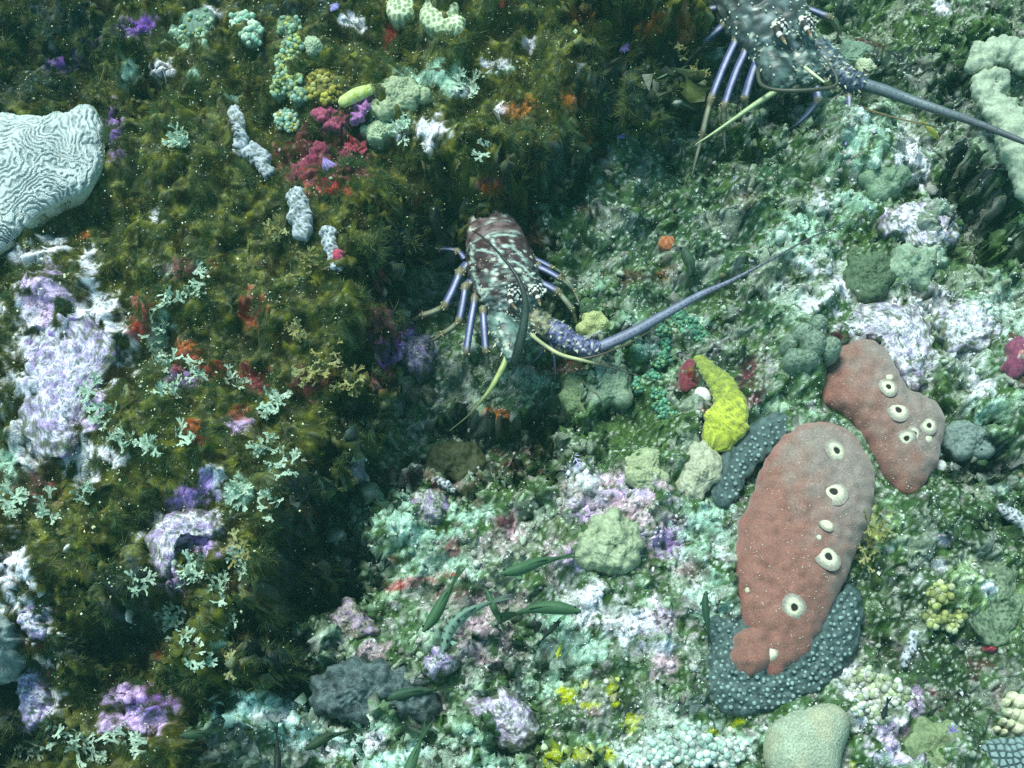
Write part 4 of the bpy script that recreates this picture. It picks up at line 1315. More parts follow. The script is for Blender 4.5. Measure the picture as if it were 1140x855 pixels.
def leg(parent, pts, r_px, tip=.35, label=None):
    A = chain(pts)
    m = mpp(A[0])
    n = len(A)
    # straight segments with tight bends and swollen joints
    Q, R, seam = [], [], []
    L = np.concatenate([[0], np.cumsum(np.linalg.norm(np.diff(A, axis=0), axis=1))])
    for i in range(n):
        base_r = r_px * 1.28 * (1 - (1 - tip) * (L[i] / L[-1]))
        if 0 < i < n - 1:
            d0 = (A[i - 1] - A[i]) / np.linalg.norm(A[i - 1] - A[i])
            d1 = (A[i + 1] - A[i]) / np.linalg.norm(A[i + 1] - A[i])
            Q += [A[i] + d0 * m * 5, A[i] + d0 * m * 1.5, A[i], A[i] + d1 * m * 1.5, A[i] + d1 * m * 5]
            R += [base_r * 0.94, base_r * 1.0, base_r * 1.04, base_r * .90, base_r * .70]
        else:
            Q.append(A[i])
            R.append(base_r if i == 0 else base_r * .35)
    Q = np.array(Q)
    LQ = np.concatenate([[0], np.cumsum(np.linalg.norm(np.diff(Q, axis=0), axis=1))])
    ns = 16 * (n - 1)
    sp = np.linspace(0, LQ[-1], ns)
    axis = np.stack([np.interp(sp, LQ, Q[:, k]) for k in range(3)], 1)
    rad = np.interp(sp, LQ, np.array(R)) * m
    # limbs bow a little outwards between the joints
    LJ = np.concatenate([[0], np.cumsum(np.linalg.norm(np.diff(A, axis=0), axis=1))]) / L[-1] * LQ[-1]
    for i in range(n - 1):
        o_ = (A[i] + A[i + 1]) / 2 - (A[0] + A[-1]) / 2
        o_ = o_ / max(np.linalg.norm(o_), 1e-6) * np.linalg.norm(A[i + 1] - A[i]) * .055
        u_ = np.clip((sp - LJ[i]) / (LJ[i + 1] - LJ[i]), 0, 1)
        axis = axis + np.sin(u_ * math.pi)[:, None] * o_
    seam = [L[i] / L[-1] for i in range(1, n - 1)]
    P, s, t = loft(axis, rad, rad, FWD * -1, ns, 12)
    # loft() resamples by index, so give it the same count
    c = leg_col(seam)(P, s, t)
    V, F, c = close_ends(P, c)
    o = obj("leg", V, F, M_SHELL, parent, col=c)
    sp_items = []
    rr = np.random.default_rng(int(pts[0][0] + pts[-1][1]))
    for q in seam:
        i = int(q * (ns - 1))
        for _ in range(8):
            d = rr.normal(0, 1, 3)
            d[2] = abs(d[2])
            d /= np.linalg.norm(d)
            sp_items.append((axis[i] + d * rad[i] * .8, d, m * 2.5, m * .95, (.70, .60, .30)))
    if sp_items:
        V, F, c = cones(sp_items)
        j = obj("joint_spine", V, F, M_SHELL, o, col=c, smooth=False)
        j["kind"] = "stuff"
    return o


def whip(name, parent, pts, r_px, colfn, ns=70, nt=12, spiny=0, seed=1):
    A = chain(pts)
    ax = spline(A, ns)
    m = np.array([mpp(p) for p in ax])
    R = spline(np.asarray(r_px, float)[:, None], ns)[:, 0] * m
    R = np.maximum(R, 0.0002)
    P, s, t = loft(ax, R, R, FWD * -1, ns, nt)
    c = np.broadcast_to(np.asarray(colfn(P, s, t), float), P.shape)
    V, F, c = close_ends(P, c)
    o = obj(name, V, F, M_SHELL, parent, col=c)
    if spiny:
        rr = np.random.default_rng(seed)
        T = np.gradient(ax, axis=0)
        T /= np.linalg.norm(T, axis=1, keepdims=True)
        it = []
        for k_ in range(spiny):
            i = int((k_ + .5) / spiny * ns * .75)
            for ang in (35, 90, 145):
                sd = np.cross(T[i], -FWD)
                sd /= np.linalg.norm(sd)
                u = np.cross(sd, T[i])
                d = sd * math.cos(math.radians(ang)) + u * math.sin(math.radians(ang))
                it.append((ax[i] + d * R[i] * .93, d * .7 + T[i], m[i] * 1.7, m[i] * .65, (.05, .05, .09)))
        V, F, c = cones(it)
        q = obj("whip_spine", V, F, M_SHELL, o, col=c, smooth=False)
        q["kind"] = "stuff"
    return o


def eye(parent, a, b, z, r_px, seed):
    p = pz(a, b, z)
    m = mpp(p)
    v, f = uv_ball(p, (r_px * m, r_px * m * 1.1, r_px * m * .9), 28, 20)
    q = (v - p) / (r_px * m)
    ang = np.arctan2(q[:, 1], q[:, 0])
    rad = np.hypot(q[:, 0], q[:, 1])
    w_ = np.sin(q[:, 0] * 7 + seed) * np.sin(q[:, 1] * 7 + seed * 2) + .5 * np.sin(ang * 5 + seed) * (rad > .6)
    c = np.where((w_ > .25)[:, None], np.array((.74, .74, .68)), np.array((.012, .012, .014)))
    o = obj("eye", v, f, M_SHELL, parent, col=c)
    rr = np.random.default_rng(seed)
    items = []
    for k_ in range(26):
        an = k_ * 2.4
        q_ = (.7 + .75 * rr.uniform(0, 1)) * r_px * m
        g, fg = uv_ball(p + np.array((math.cos(an) * q_, math.sin(an) * q_, rr.uniform(-.3, .5) * r_px * m)), m * rr.uniform(1.0, 1.9), 7, 5)
        items.append((g, fg, np.array((.72, .72, .64) if rr.uniform() < .62 else (.02, .02, .022)) * np.ones(g.shape)))
    V, F, c = merge(items)
    q2 = obj("eye_granule", V, F, M_SHELL, o, col=c)
    q2["kind"] = "stuff"
    return o


def horn(parent, pts, r_px):
    def cf(P, s, t):
        k = np.sin(s * 16)
        c = np.where((k > .35)[..., None], np.array((.70, .68, .58)), np.array((.035, .03, .03)))
        return cmix(c, (.40, .22, .08), sst(.55, .9, s) * .8)
    A = chain(pts)
    m = mpp(A[0])
    return part_loft("horn", A, np.array(r_px) * m, np.array(r_px) * m, (0, .3, 1), M_SHELL, parent, cf, 22, 12)


def spines_on(parent, name, P, s, t, picks, L, r, colr, fw):
    it = []
    n = grid_normals(P)
    for si, ti in picks:
        i = int(si * (P.shape[0] - 1))
        j = int((ti % 6.2832) / 6.2832 * P.shape[1]) % P.shape[1]
        nn = n[i, j]
        it.append((P[i, j], nn + fw * .8, L, r, colr))
    V, F, c = cones(it)
    o = obj(name, V, F, M_SHELL, parent, col=c, smooth=False)
    o["kind"] = "stuff"
    return o


def outward(P):
    """lofts here run so that their normals may point in; make displacement outward"""
    n = grid_normals(P)
    c = P.mean(1, keepdims=True)
    sg = np.sign(np.sum(n * (P - c), -1).mean())
    return n * sg


def shell_part(name, parent, pts, hw, hh, seed, warm, ns=60, nt=48, amp=.0012, up=None, cf=None):
    A = chain(pts)
    m = np.array([mpp(p) for p in A])
    up = (-FWD * .75 + np.array((0, 0, .3))) if up is None else up
    P, s, t = loft(A, np.array(hw) * m, np.array(hh) * m, up, ns, nt)
    x = s * .16
    y = (t - math.pi / 2) / math.pi * .1
    P = P + outward(P) * (amp * (fbm(x, y, .012, 3, seed) + .8 * (np.sqrt(np.clip(1 - (worley(x, y, .006, seed)[0] / .8) ** 2, 0, 1)) - .4)))[..., None]
    c = (cf or shell_col(seed, warm))(P, s, t)
    V, F, c = close_ends(P, c)
    o = obj(name, V, F, M_SHELL, parent, col=c)
    return o, P, s, t


rs = np.random.default_rng(4)

# ---- the lobster in the middle, backed into the hollow
Z1 = 0.045
L1 = thing("spiny_lobster", hit(560, 330)[0], "spiny lobster in the middle backed into the dark hollow with one antenna stretched right", "lobster")


def abd_col(k):
    def f(P, s, t):
        c = cmix(MRN * np.ones(P.shape), (.17, .12, .12), .5 + .5 * fbm(s * .02, t * .02, .012, 3, 3 + k))
        c = cmix(c, (.36, .42, .38), sst(.78, .95, s) * .8 * (.6 + .4 * np.sin(t * 9)))
        a, b, i = worley(s * .012, t * .02, .009, 4 + k)
        c = cmix(c, (.55, .58, .50), sst(.3, .15, a) * (i > .8))
        qx, qy = proj(P)
        for a, b, r in ((527, 243, 3.0), (563, 240, 2.2), (540, 236, 1.3), (552, 235, 1.3), (549, 243, 1.2), (536, 254, 1.2), (562, 256, 1.2)):
            c = cmix(c, CRM, sst(r * 1.15, r * .85, np.hypot(qx - a, qy - b)) * (np.sin(t) > -.3))
        return c
    return f


# abdomen: overlapping rings running down and away behind the body
ring = [((540, 229, .016), 14, 11), ((543, 240, .030), 20, 15), ((546, 251, .040), 25, 18), ((549, 261, .046), 29, 21), ((552, 272, .050), 33, 23)]
for k_ in range(4):
    (p0, w0, h0), (p1, w1, h1) = ring[k_], ring[k_ + 1]
    mid_ = tuple((np.array(p0) + np.array(p1)) / 2)
    ext = tuple(np.array(p1) + (np.array(p1) - np.array(p0)) * .35)
    o, P, s, t_ = shell_part("abdomen_ring", L1, [p0, mid_, ext], [w0, (w0 + w1) / 2 + 1.5, w1 + 1], [h0, (h0 + h1) / 2 + 1.5, h1 + 1], 3 + k_, .3, 16, 40, .0006, cf=abd_col(k_))
_, P, s, t_ = shell_part("carapace", L1, [(551, 269, .044), (554, 281, .050), (558, 298, .052), (563, 315, .053), (569, 330, .052), (575, 345, .049), (580, 356, .045)],
                         [30, 35, 38, 38, 35, 29, 20], [22, 26, 28, 27, 25, 21, 13], 11, .12, 80, 64, .0010)
fw1 = np.array((.2, -1, .1))
pk = [(rs.uniform(.3, .95), rs.uniform(.25, 2.9)) for _ in range(70)]
spines_on(L1, "carapace_spine", P, s, t_, pk, .0034, .0011, (.56, .54, .42), fw1)
eye(L1, 573, 327, .080, 7.5, 1)
eye(L1, 598, 323, .078, 6.5, 4)
horn(L1, [(568, 327, .080), (568, 334, .088), (571, 340, .091), (576, 345, .090)], [3.2, 3, 2.2, .5])
horn(L1, [(595, 322, .078), (598, 329, .086), (600, 335, .089), (602, 341, .088)], [3.2, 3, 2.2, .5])


def ped_col(base, seed):
    def f(P, s, t):
        x, y = s * .04, t * .012
        c = cmix(np.asarray(base) * np.ones(P.shape), np.asarray(base) * .35, .4 + .5 * fbm(x, y, .01, 3, seed))
        a, b, i = worley(x, y, .0055, seed)
        c = cmix(c, CRM, sst(.38, .2, a) * (i > .72) * .85)
        return cmix(c, (.03, .03, .04), sst(.45, .25, a) * (i < .28) * .9)
    return f


def peduncle(parent, pts, hw, hh, col, seed, nsp):
    o, P, s, t = shell_part("antenna_base", parent, pts, hw, hh, seed, 0, 30, 32, .0010, cf=ped_col(col, seed))
    d = P[-1].mean(0) - P[0].mean(0)
    d /= np.linalg.norm(d)
    r = np.random.default_rng(seed)
    spines_on(o, "base_spine", P, s, t, [(r.uniform(.1, .98), r.uniform(.1, 3.0)) for _ in range(int(nsp * .6))], .0046, .0016, (.62, .60, .44), d)
    return o


peduncle(L1, [(552, 340, .045), (559, 358, .052), (567, 378, .058), (573, 400, .062)], [12, 17, 16, 9], [10, 13, 12, 8], (.16, .25, .22), 5, 46)
peduncle(L1, [(588, 350, .048), (600, 358, .053), (614, 368, .056)], [12, 13, 11], [10, 11, 9], (.30, .30, .18), 6, 16)
peduncle(L1, [(612, 364, .055), (625, 373, .058), (641, 384, .058)], [11, 12, 9], [9, 10, 8], (.16, .17, .32), 7, 14)
peduncle(L1, [(638, 381, .057), (652, 387, .058), (668, 389, .058)], [9, 10, 8], [8, 9, 7], (.16, .17, .33), 8, 12)
peduncle(L1, [(574, 352, .050), (582, 366, .053), (588, 380, .052)], [11, 11, 7], [8, 8, 5], (.16, .26, .24), 9, 16)
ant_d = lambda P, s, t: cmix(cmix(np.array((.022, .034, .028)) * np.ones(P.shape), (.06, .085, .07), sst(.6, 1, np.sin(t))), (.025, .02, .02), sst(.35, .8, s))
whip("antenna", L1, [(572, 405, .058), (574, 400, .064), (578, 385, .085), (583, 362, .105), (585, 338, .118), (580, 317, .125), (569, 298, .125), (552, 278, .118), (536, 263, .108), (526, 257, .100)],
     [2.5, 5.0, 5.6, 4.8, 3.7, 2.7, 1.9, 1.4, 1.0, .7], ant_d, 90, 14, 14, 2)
ant_l = lambda P, s, t: cmix(cmix(cmix(np.array((.115, .12, .19)) * np.ones(P.shape), (.22, .23, .31), sst(.5, 1, np.sin(t))), (.16, .12, .10), sst(-.1, -.8, np.sin(t)) * .8), (.06, .07, .07), sst(.45, .85, s))  # paler top is a highlight painted along the antenna
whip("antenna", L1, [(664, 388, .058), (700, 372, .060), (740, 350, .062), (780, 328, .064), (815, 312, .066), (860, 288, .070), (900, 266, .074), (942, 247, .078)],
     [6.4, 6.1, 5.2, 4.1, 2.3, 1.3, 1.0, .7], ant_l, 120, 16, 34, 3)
anl = lambda P, s, t: cmix(np.array((.46, .46, .24)) * np.ones(P.shape), (.05, .05, .04), sst(.55, .7, s))
whip("antennule", L1, [(588, 370, .056), (606, 384, .064), (625, 395, .068), (652, 402, .068), (690, 412, .064), (735, 426, .058)], [2.4, 2.2, 2.2, 1.8, .9, .4], anl, 60, 8)
whip("antennule", L1, [(640, 401, .066), (668, 395, .066), (700, 382, .062), (738, 360, .058)], [1.8, 1.2, .9, .5], lambda P, s, t: np.array((.09, .07, .05)), 40, 8)
gy = lambda P, s, t: cmix(np.array((.34, .38, .14)) * np.ones(P.shape), (.10, .10, .05), sst(.5, .8, s))
whip("antennule", L1, [(566, 392, .058), (560, 408, .060), (548, 430, .056), (540, 441, .050), (522, 462, .040), (500, 480, .028)], [3.2, 3.4, 2.8, 2.0, 1.0, .5], gy, 50, 8)
# walking legs
gz = lambda a, b: float(hit(a, b)[0][2]) + .003
leg(L1, [(519, 297, .045), (512, 304, .055), (495, 341, .050), (470, 351, .02), (455, 356, gz(455, 356))], 5.2)
leg(L1, [(527, 312, .045), (518, 320, .056), (511, 358, .050), (494, 371, .025), (476, 380, gz(476, 380))], 4.8)
leg(L1, [(537, 324, .045), (529, 332, .055), (519, 393, .046), (524, 410, gz(524, 410))], 4.8)
leg(L1, [(545, 336, .045), (538, 345, .055), (541, 392, .046), (545, 408, gz(545, 408))], 4.6)
leg(L1, [(517, 288, .035), (509, 279, .040), (490, 277, .025), (470, 277, gz(470, 277))], 3.2)
leg(L1, [(584, 286, .045), (594, 288, .050), (614, 298, .045), (628, 308, .025), (644, 330, gz(644, 330))], 3.4)
leg(L1, [(588, 296, .045), (598, 297, .052), (623, 310, .050), (638, 323, .032), (645, 338, gz(645, 338))], 4.4)
leg(L1, [(592, 311, .045), (600, 314, .052), (621, 325, .050), (637, 345, .035), (641, 374, gz(641, 374))], 4.4)
leg(L1, [(612, 378, .045), (616, 392, .040), (618, 426, gz(618, 426))], 2.2)
leg(L1, [(604, 380, .045), (606, 388, .036), (586, 406, gz(586, 406))], 2.2)

# ---- the second lobster, cut by the top edge
Z2 = 0.05
L2 = thing("spiny_lobster", hit(850, 40)[0], "greenish spiny lobster at the top edge with its antenna reaching to the right", "lobster")
_, P, s, t_ = shell_part("carapace", L2, [(800, -85, .02), (812, -60, .035), (825, -30, .050), (840, 0, .058), (856, 28, .060), (870, 52, .058), (880, 72, .052)],
                         [32, 40, 45, 46, 45, 40, 30], [28, 34, 38, 38, 36, 30, 20], 23, .05, 90, 64, .0012, cf=shell_col(23, .05, (.085, .125, .12)))
pk = [(rs.uniform(.45, .97), rs.uniform(.2, 2.95)) for _ in range(120)]
fw2 = np.array((.35, -1, .1))
spines_on(L2, "carapace_spine", P, s, t_, pk, .0042, .0015, (.60, .64, .52), fw2)
shell_part("abdomen_ring", L2, [(786, -112, -.01), (796, -95, .01), (806, -72, .03)], [24, 34, 42], [20, 26, 32], 14, .3, 20, 40, .0006, cf=abd_col(2))
eye(L2, 870, 30, .108, 8.5, 2)
eye(L2, 899, 26, .106, 8, 5)
horn(L2, [(862, 26, .104), (866, 36, .116), (871, 43, .118), (876, 50, .117)], [4.0, 3.6, 2.6, .6])
horn(L2, [(892, 20, .102), (897, 30, .114), (901, 36, .117), (904, 43, .116)], [4.0, 3.6, 2.6, .6])
peduncle(L2, [(858, 44, .060), (862, 62, .066), (868, 82, .068), (876, 98, .064)], [17, 22, 20, 12], [14, 16, 15, 9], (.11, .17, .155), 15, 44)
peduncle(L2, [(880, 56, .064), (894, 72, .068), (908, 90, .064)], [18, 20, 14], [13, 14, 10], (.13, .20, .18), 16, 40)
peduncle(L2, [(908, 52, .062), (922, 68, .066), (938, 84, .064)], [14, 15, 12], [11, 12, 10], (.11, .16, .19), 17, 30)
peduncle(L2, [(932, 78, .064), (946, 88, .065), (962, 95, .064)], [11, 12, 9], [10, 10, 8], (.10, .13, .20), 18, 24)
whip("antenna", L2, [(958, 93, .064), (985, 101, .066), (1015, 112, .070), (1050, 124, .085), (1090, 138, .108), (1145, 160, .135), (1190, 178, .15)],
     [7.2, 6.8, 6.0, 5.2, 4.2, 3.0, 2.0], lambda P, s, t: cmix(cmix(np.array((.055, .072, .085)) * np.ones(P.shape), (.13, .16, .18), sst(.4, 1, np.sin(t))), (.05, .05, .06), sst(.4, .8, s) * .7), 90, 14, 20, 6)
whip("antennule", L2, [(844, 74, .060), (846, 92, .074), (858, 99, .084), (880, 101, .092), (905, 100, .096), (926, 97, .096), (932, 90, .096), (926, 76, .094), (912, 58, .090)],
     [2.6, 2.4, 2.2, 2.4, 2.4, 2.2, 1.8, 1.3, .8], lambda P, s, t: np.array((.06, .065, .045)), 90, 8)
whip("antennule", L2, [(872, 96, .064), (855, 107, .060), (838, 118, .054), (815, 134, .042), (790, 151, .030), (774, 161, .024)], [3.2, 3.4, 3.0, 2.2, 1.4, .6],
     lambda P, s, t: cmix(np.array((.30, .38, .17)) * np.ones(P.shape), (.46, .52, .30), sst(.6, 1, np.sin(t))), 60, 8)
whip("antennule", L2, [(896, 75, .086), (905, 82, .092), (918, 92, .094)], [2.2, 2.0, 1.2], lambda P, s, t: np.array((.56, .60, .38)), 24, 8)
whip("antennule", L2, [(930, 108, .05), (985, 128, .052), (1045, 142, .055)], [1.6, 1.1, .6], lambda P, s, t: np.array((.20, .14, .07)), 40, 8)
leg(L2, [(832, 30, .055), (820, 44, .060), (791, 112, .045), (782, 150, .02), (770, 198, gz(770, 198))], 5.2, .4)
leg(L2, [(842, 40, .055), (831, 55, .060), (806, 119, .045), (806, 140, .02), (808, 172, gz(808, 172))], 5.4, .4)
leg(L2, [(852, 52, .055), (843, 66, .060), (829, 110, .045), (834, 124, gz(834, 124))], 5.2, .6)
leg(L2, [(818, 16, .055), (806, 28, .058), (782, 48, .040), (758, 78, gz(758, 78))], 5.0, .5)
leg(L2, [(812, 0, .055), (802, 8, .058), (772, 14, .050), (740, 30, .02)], 4.6, .5)
leg(L2, [(880, 0, .055), (895, 8, .060), (924, 20, .055), (928, 42, gz(928, 42))], 3.8, .6)
leg(L2, [(908, 98, .058), (911, 112, .056), (880, 143, gz(880, 143))], 4.4, .9)
leg(L2, [(942, 92, .056), (945, 108, .054), (941, 162, gz(941, 162))], 4.0, .8)
keep([(515, 235), (570, 230), (600, 290), (605, 330), (672, 380), (668, 400), (600, 400), (575, 410), (545, 400), (515, 330), (508, 280)])
keep([(780, 0), (925, 0), (935, 60), (960, 100), (900, 112), (850, 105), (800, 60)])

# ------------------------------------------------------------------ small fish
def fish(label, pts, w_px, col, lift=.045, spots=False, belly=None, group=None):
    """slim wrasse: path nose -> tail in photo pixels, widest w_px"""
    zb = float(np.median([hit(a, b)[0][2] for a, b in pts])) + lift
    pts = spline(np.asarray(pts, float), 7)
    A = at(pts[:, 0], pts[:, 1], zb + np.linspace(.004, -.004, 7))
    m = mpp(A[3])
    r = w_px * .54 * m
    t = thing("wrasse", A[3] - [0, 0, r], label, "fish", group)
    prof = np.array((.26, .76, .98, .98, .80, .50, .22))

    def cf(P, s, th):
        c = cmix(np.asarray(col) * np.ones(P.shape), np.asarray(col) * 1.6 + .02, sst(.2, -.7, np.sin(th)))
        c = cmix(c, np.asarray(col) * .75, sst(.0, .95, np.sin(th)) * .5)
        c = cmix(c, np.asarray(col) * .4, sst(.7, 1.0, s) * .8)
        if spots:
            d = np.minimum(np.abs((s * 9) % 1 - .5), 1)
            c = np.where(((d < .18) & (np.abs(np.sin(th) - .75) < .2) & (s > .15) & (s < .75))[..., None], np.array((.01, .012, .012)), c)
        return c
    part_loft("body", A, prof * r * .85, prof * r * 1.05, (0, .35, 1), M_FISH, t, cf, 40, 18)
    ax = spline(A, 40)
    T = ax[-1] - ax[-4]
    T /= np.linalg.norm(T)
    sd = np.cross(T, (0, 0, 1.0))
    sd /= np.linalg.norm(sd)
    upv = np.cross(sd, T)
    dk = np.asarray(col) * .5
    # tail fin: a thin forked fan, slightly twisted so that it is not edge-on
    v1 = upv * .8 + sd * .6
    v1 /= np.linalg.norm(v1)
    e = ax[-1]

    def fin(name, outl, thick, c):
        outl = np.asarray(outl)
        cen = outl.mean(0)
        nn = np.cross(outl[1] - outl[0], outl[2] - outl[0])
        nn = nn / max(np.linalg.norm(nn), 1e-12) * thick
        k_ = len(outl)
        V = np.vstack([outl, cen + nn, cen - nn])
        F = np.array([(i, (i + 1) % k_, k_) for i in range(k_)] + [((i + 1) % k_, i, k_ + 1) for i in range(k_)])
        obj(name, V, F, M_FISH, t, col=np.broadcast_to(np.asarray(c, float), V.shape), smooth=False)
    fin("tail_fin", [e - v1 * r * .22 - T * r * .5, e + T * r * 1.0 - v1 * r * .75, e + T * r * 3.0 - v1 * r * 1.15, e + T * r * 1.7, e + T * r * 3.0 + v1 * r * 1.15, e + T * r * 1.0 + v1 * r * .75,
                     e + v1 * r * .22 - T * r * .5], m * .4, dk)
    top = [ax[i] + upv * r * (.92 + .12 * math.sin((i - 10) / 22 * math.pi)) for i in range(10, 33, 4)]
    bot = [ax[i] + upv * r * .6 for i in range(31, 9, -5)]
    fin("dorsal_fin", top + bot, m * .25, dk)
    for sg in (-1, 1):
        q = ax[9] + sd * sg * r * .7
        fin("pectoral_fin", [q, q + sd * sg * r * .7 + T * r * .5, q + sd * sg * r * .6 + T * r * 1.3, q + T * r * .6], m * .25, np.asarray(col) * 1.3)
        p = ax[3] + sd * sg * r * .42 + upv * r * .30
        v, f = uv_ball(p, r * .22, 8, 6)
        obj("eye", v, f, M_FISH, t, col=np.full(v.shape, .01))


DG = (.055, .125, .060)
fish("dark green wrasse with its head to the right above the white crust", [(647, 681), (622, 677), (598, 677), (574, 683)], 15, DG, .055)
fish("dark green wrasse pointing down left below the red crust line", [(557, 639), (578, 634), (600, 626), (624, 621)], 14, DG, .05)
fish("dark green wrasse slanting up beside the spotted pale one", [(471, 703), (483, 687), (494, 667), (505, 648)], 14, DG, .05)
fish("pale green wrasse with a row of black dots over the lower reef", [(493, 728), (500, 702), (520, 682), (548, 670)], 14, (.16, .26, .20), .06, True)
fish("small green wrasse crossing the tail of the spotted one", [(541, 656), (548, 672), (553, 684), (558, 694)], 9, DG, .05)
fish("thin dark wrasse right under the level swimming one", [(627, 686), (618, 697), (609, 706), (602, 714)], 6, (.02, .04, .03), .03)
fish("dim green wrasse over the dark slate boulder", [(422, 779), (440, 775), (462, 770), (486, 768)], 13, (.04, .085, .05), .03)
fish("green wrasse cut by the bottom edge below the boulder", [(448, 884), (454, 862), (461, 842), (469, 822)], 14, DG, .05)
fish("dark wrasse over the bright sand at the bottom left", [(339, 834), (352, 828), (366, 820), (382, 816)], 11, (.03, .06, .03), .05)
fish("very dark upright wrasse at the bottom edge by the bright sand", [(309, 866), (309, 852), (309, 838), (308, 818)], 9, (.012, .02, .016), .05)
fish("blurred green wrasse in the shade below the mossy rock", [(200, 819), (212, 818), (224, 817), (236, 814)], 11, (.035, .07, .035), .04)
fish("little green wrasse left of the large red brown sponge", [(786, 658), (785, 673), (787, 690), (789, 706)], 9, (.03, .07, .04), .04)
fish("little dark wrasse above the lower tip of the large sponge", [(844, 738), (845, 726), (843, 714), (841, 704)], 10, (.03, .055, .04), .02)
fish("tiny dark wrasse by the white bead coral", [(983, 801), (984, 795), (986, 789), (988, 783)], 6.5, (.012, .02, .02), .03)
fish("dim green wrasse hanging behind the long lilac antenna", [(759, 275), (765, 286), (769, 296), (768, 308)], 13, (.05, .09, .055), .03)
fish("slim pale green wrasse in the dark gap under the ledge", [(719, 98), (732, 91), (744, 84), (757, 77)], 7, (.13, .22, .13), .03)
fish("small yellow wrasse under the upper lobster's antenna", [(843, 152), (836, 146), (831, 142), (827, 138)] if False else [(1046, 155), (1039, 148), (1034, 143), (1030, 139)], 7, (.40, .40, .08), .03)
fish("tiny yellow green wrasse above the yellow spots", [(620, 734), (621, 728), (623, 722), (625, 717)], 4.5, (.35, .42, .05), .02)
fish("tiny black wrasse on the big white rock", [(1063, 236), (1061, 242), (1058, 247), (1056, 252)], 4, (.012, .015, .02), .015)
fish("tiny black wrasse at the lower edge of the big white rock", [(1008, 267), (1006, 269), (1004, 271), (1002, 273)], 4, (.012, .015, .02), .015)
fish("curved black sliver of a wrasse above the upper red sponge", [(971, 380), (976, 382), (984, 380), (992, 376)], 4.5, (.012, .02, .02), .015)
fish("tiny black wrasse on the white rock behind the upper sponge", [(984, 368), (988, 371), (993, 375), (999, 378)], 3.5, (.012, .015, .02), .012)

# ------------------------------------------------------------------ forked seaweed
def frond_mesh(seed, col, wid=1.0):
    r = np.random.default_rng(seed)
    V, F, C_ = [], [], []

    def seg(p, ang, L, w_, lvl, lift):
        d = np.array((math.cos(ang), math.sin(ang), lift))
        n = np.array((-math.sin(ang), math.cos(ang), r.normal(0, .25)))
        e = p + d * L
        mid_ = (p + e) / 2 + np.array((0, 0, r.normal(0, .0004)))
        w2 = w_ * (.95 if lvl else .25)
        i = len(V)
        V.extend([p - n * w_ * .5, p + n * w_ * .5, mid_ - n * w_ * .42, mid_ + n * w_ * .42, e - n * w2 * .5, e + n * w2 * .5])
        F.extend([(i, i + 2, i + 3, i + 1), (i + 2, i + 4, i + 5, i + 3)])
        k_ = r.uniform(.85, 1.15)
        C_.extend([np.asarray(col) * k_ * .9] * 2 + [np.asarray(col) * k_] * 2 + [np.asarray(col) * k_ * 1.15] * 2)
        if lvl:
            for sg in (-1, 1):
                seg(e, ang + sg * r.uniform(.35, .75), L * r.uniform(.65, .95), w_ * .86, lvl - 1, lift + r.normal(0, .25))
    seg(np.zeros(3), 0.0, .0044, .0031 * wid, 3, .35)
    return new_mesh("frond", np.array(V), np.array(F), np.array(C_), True, M_FROND)


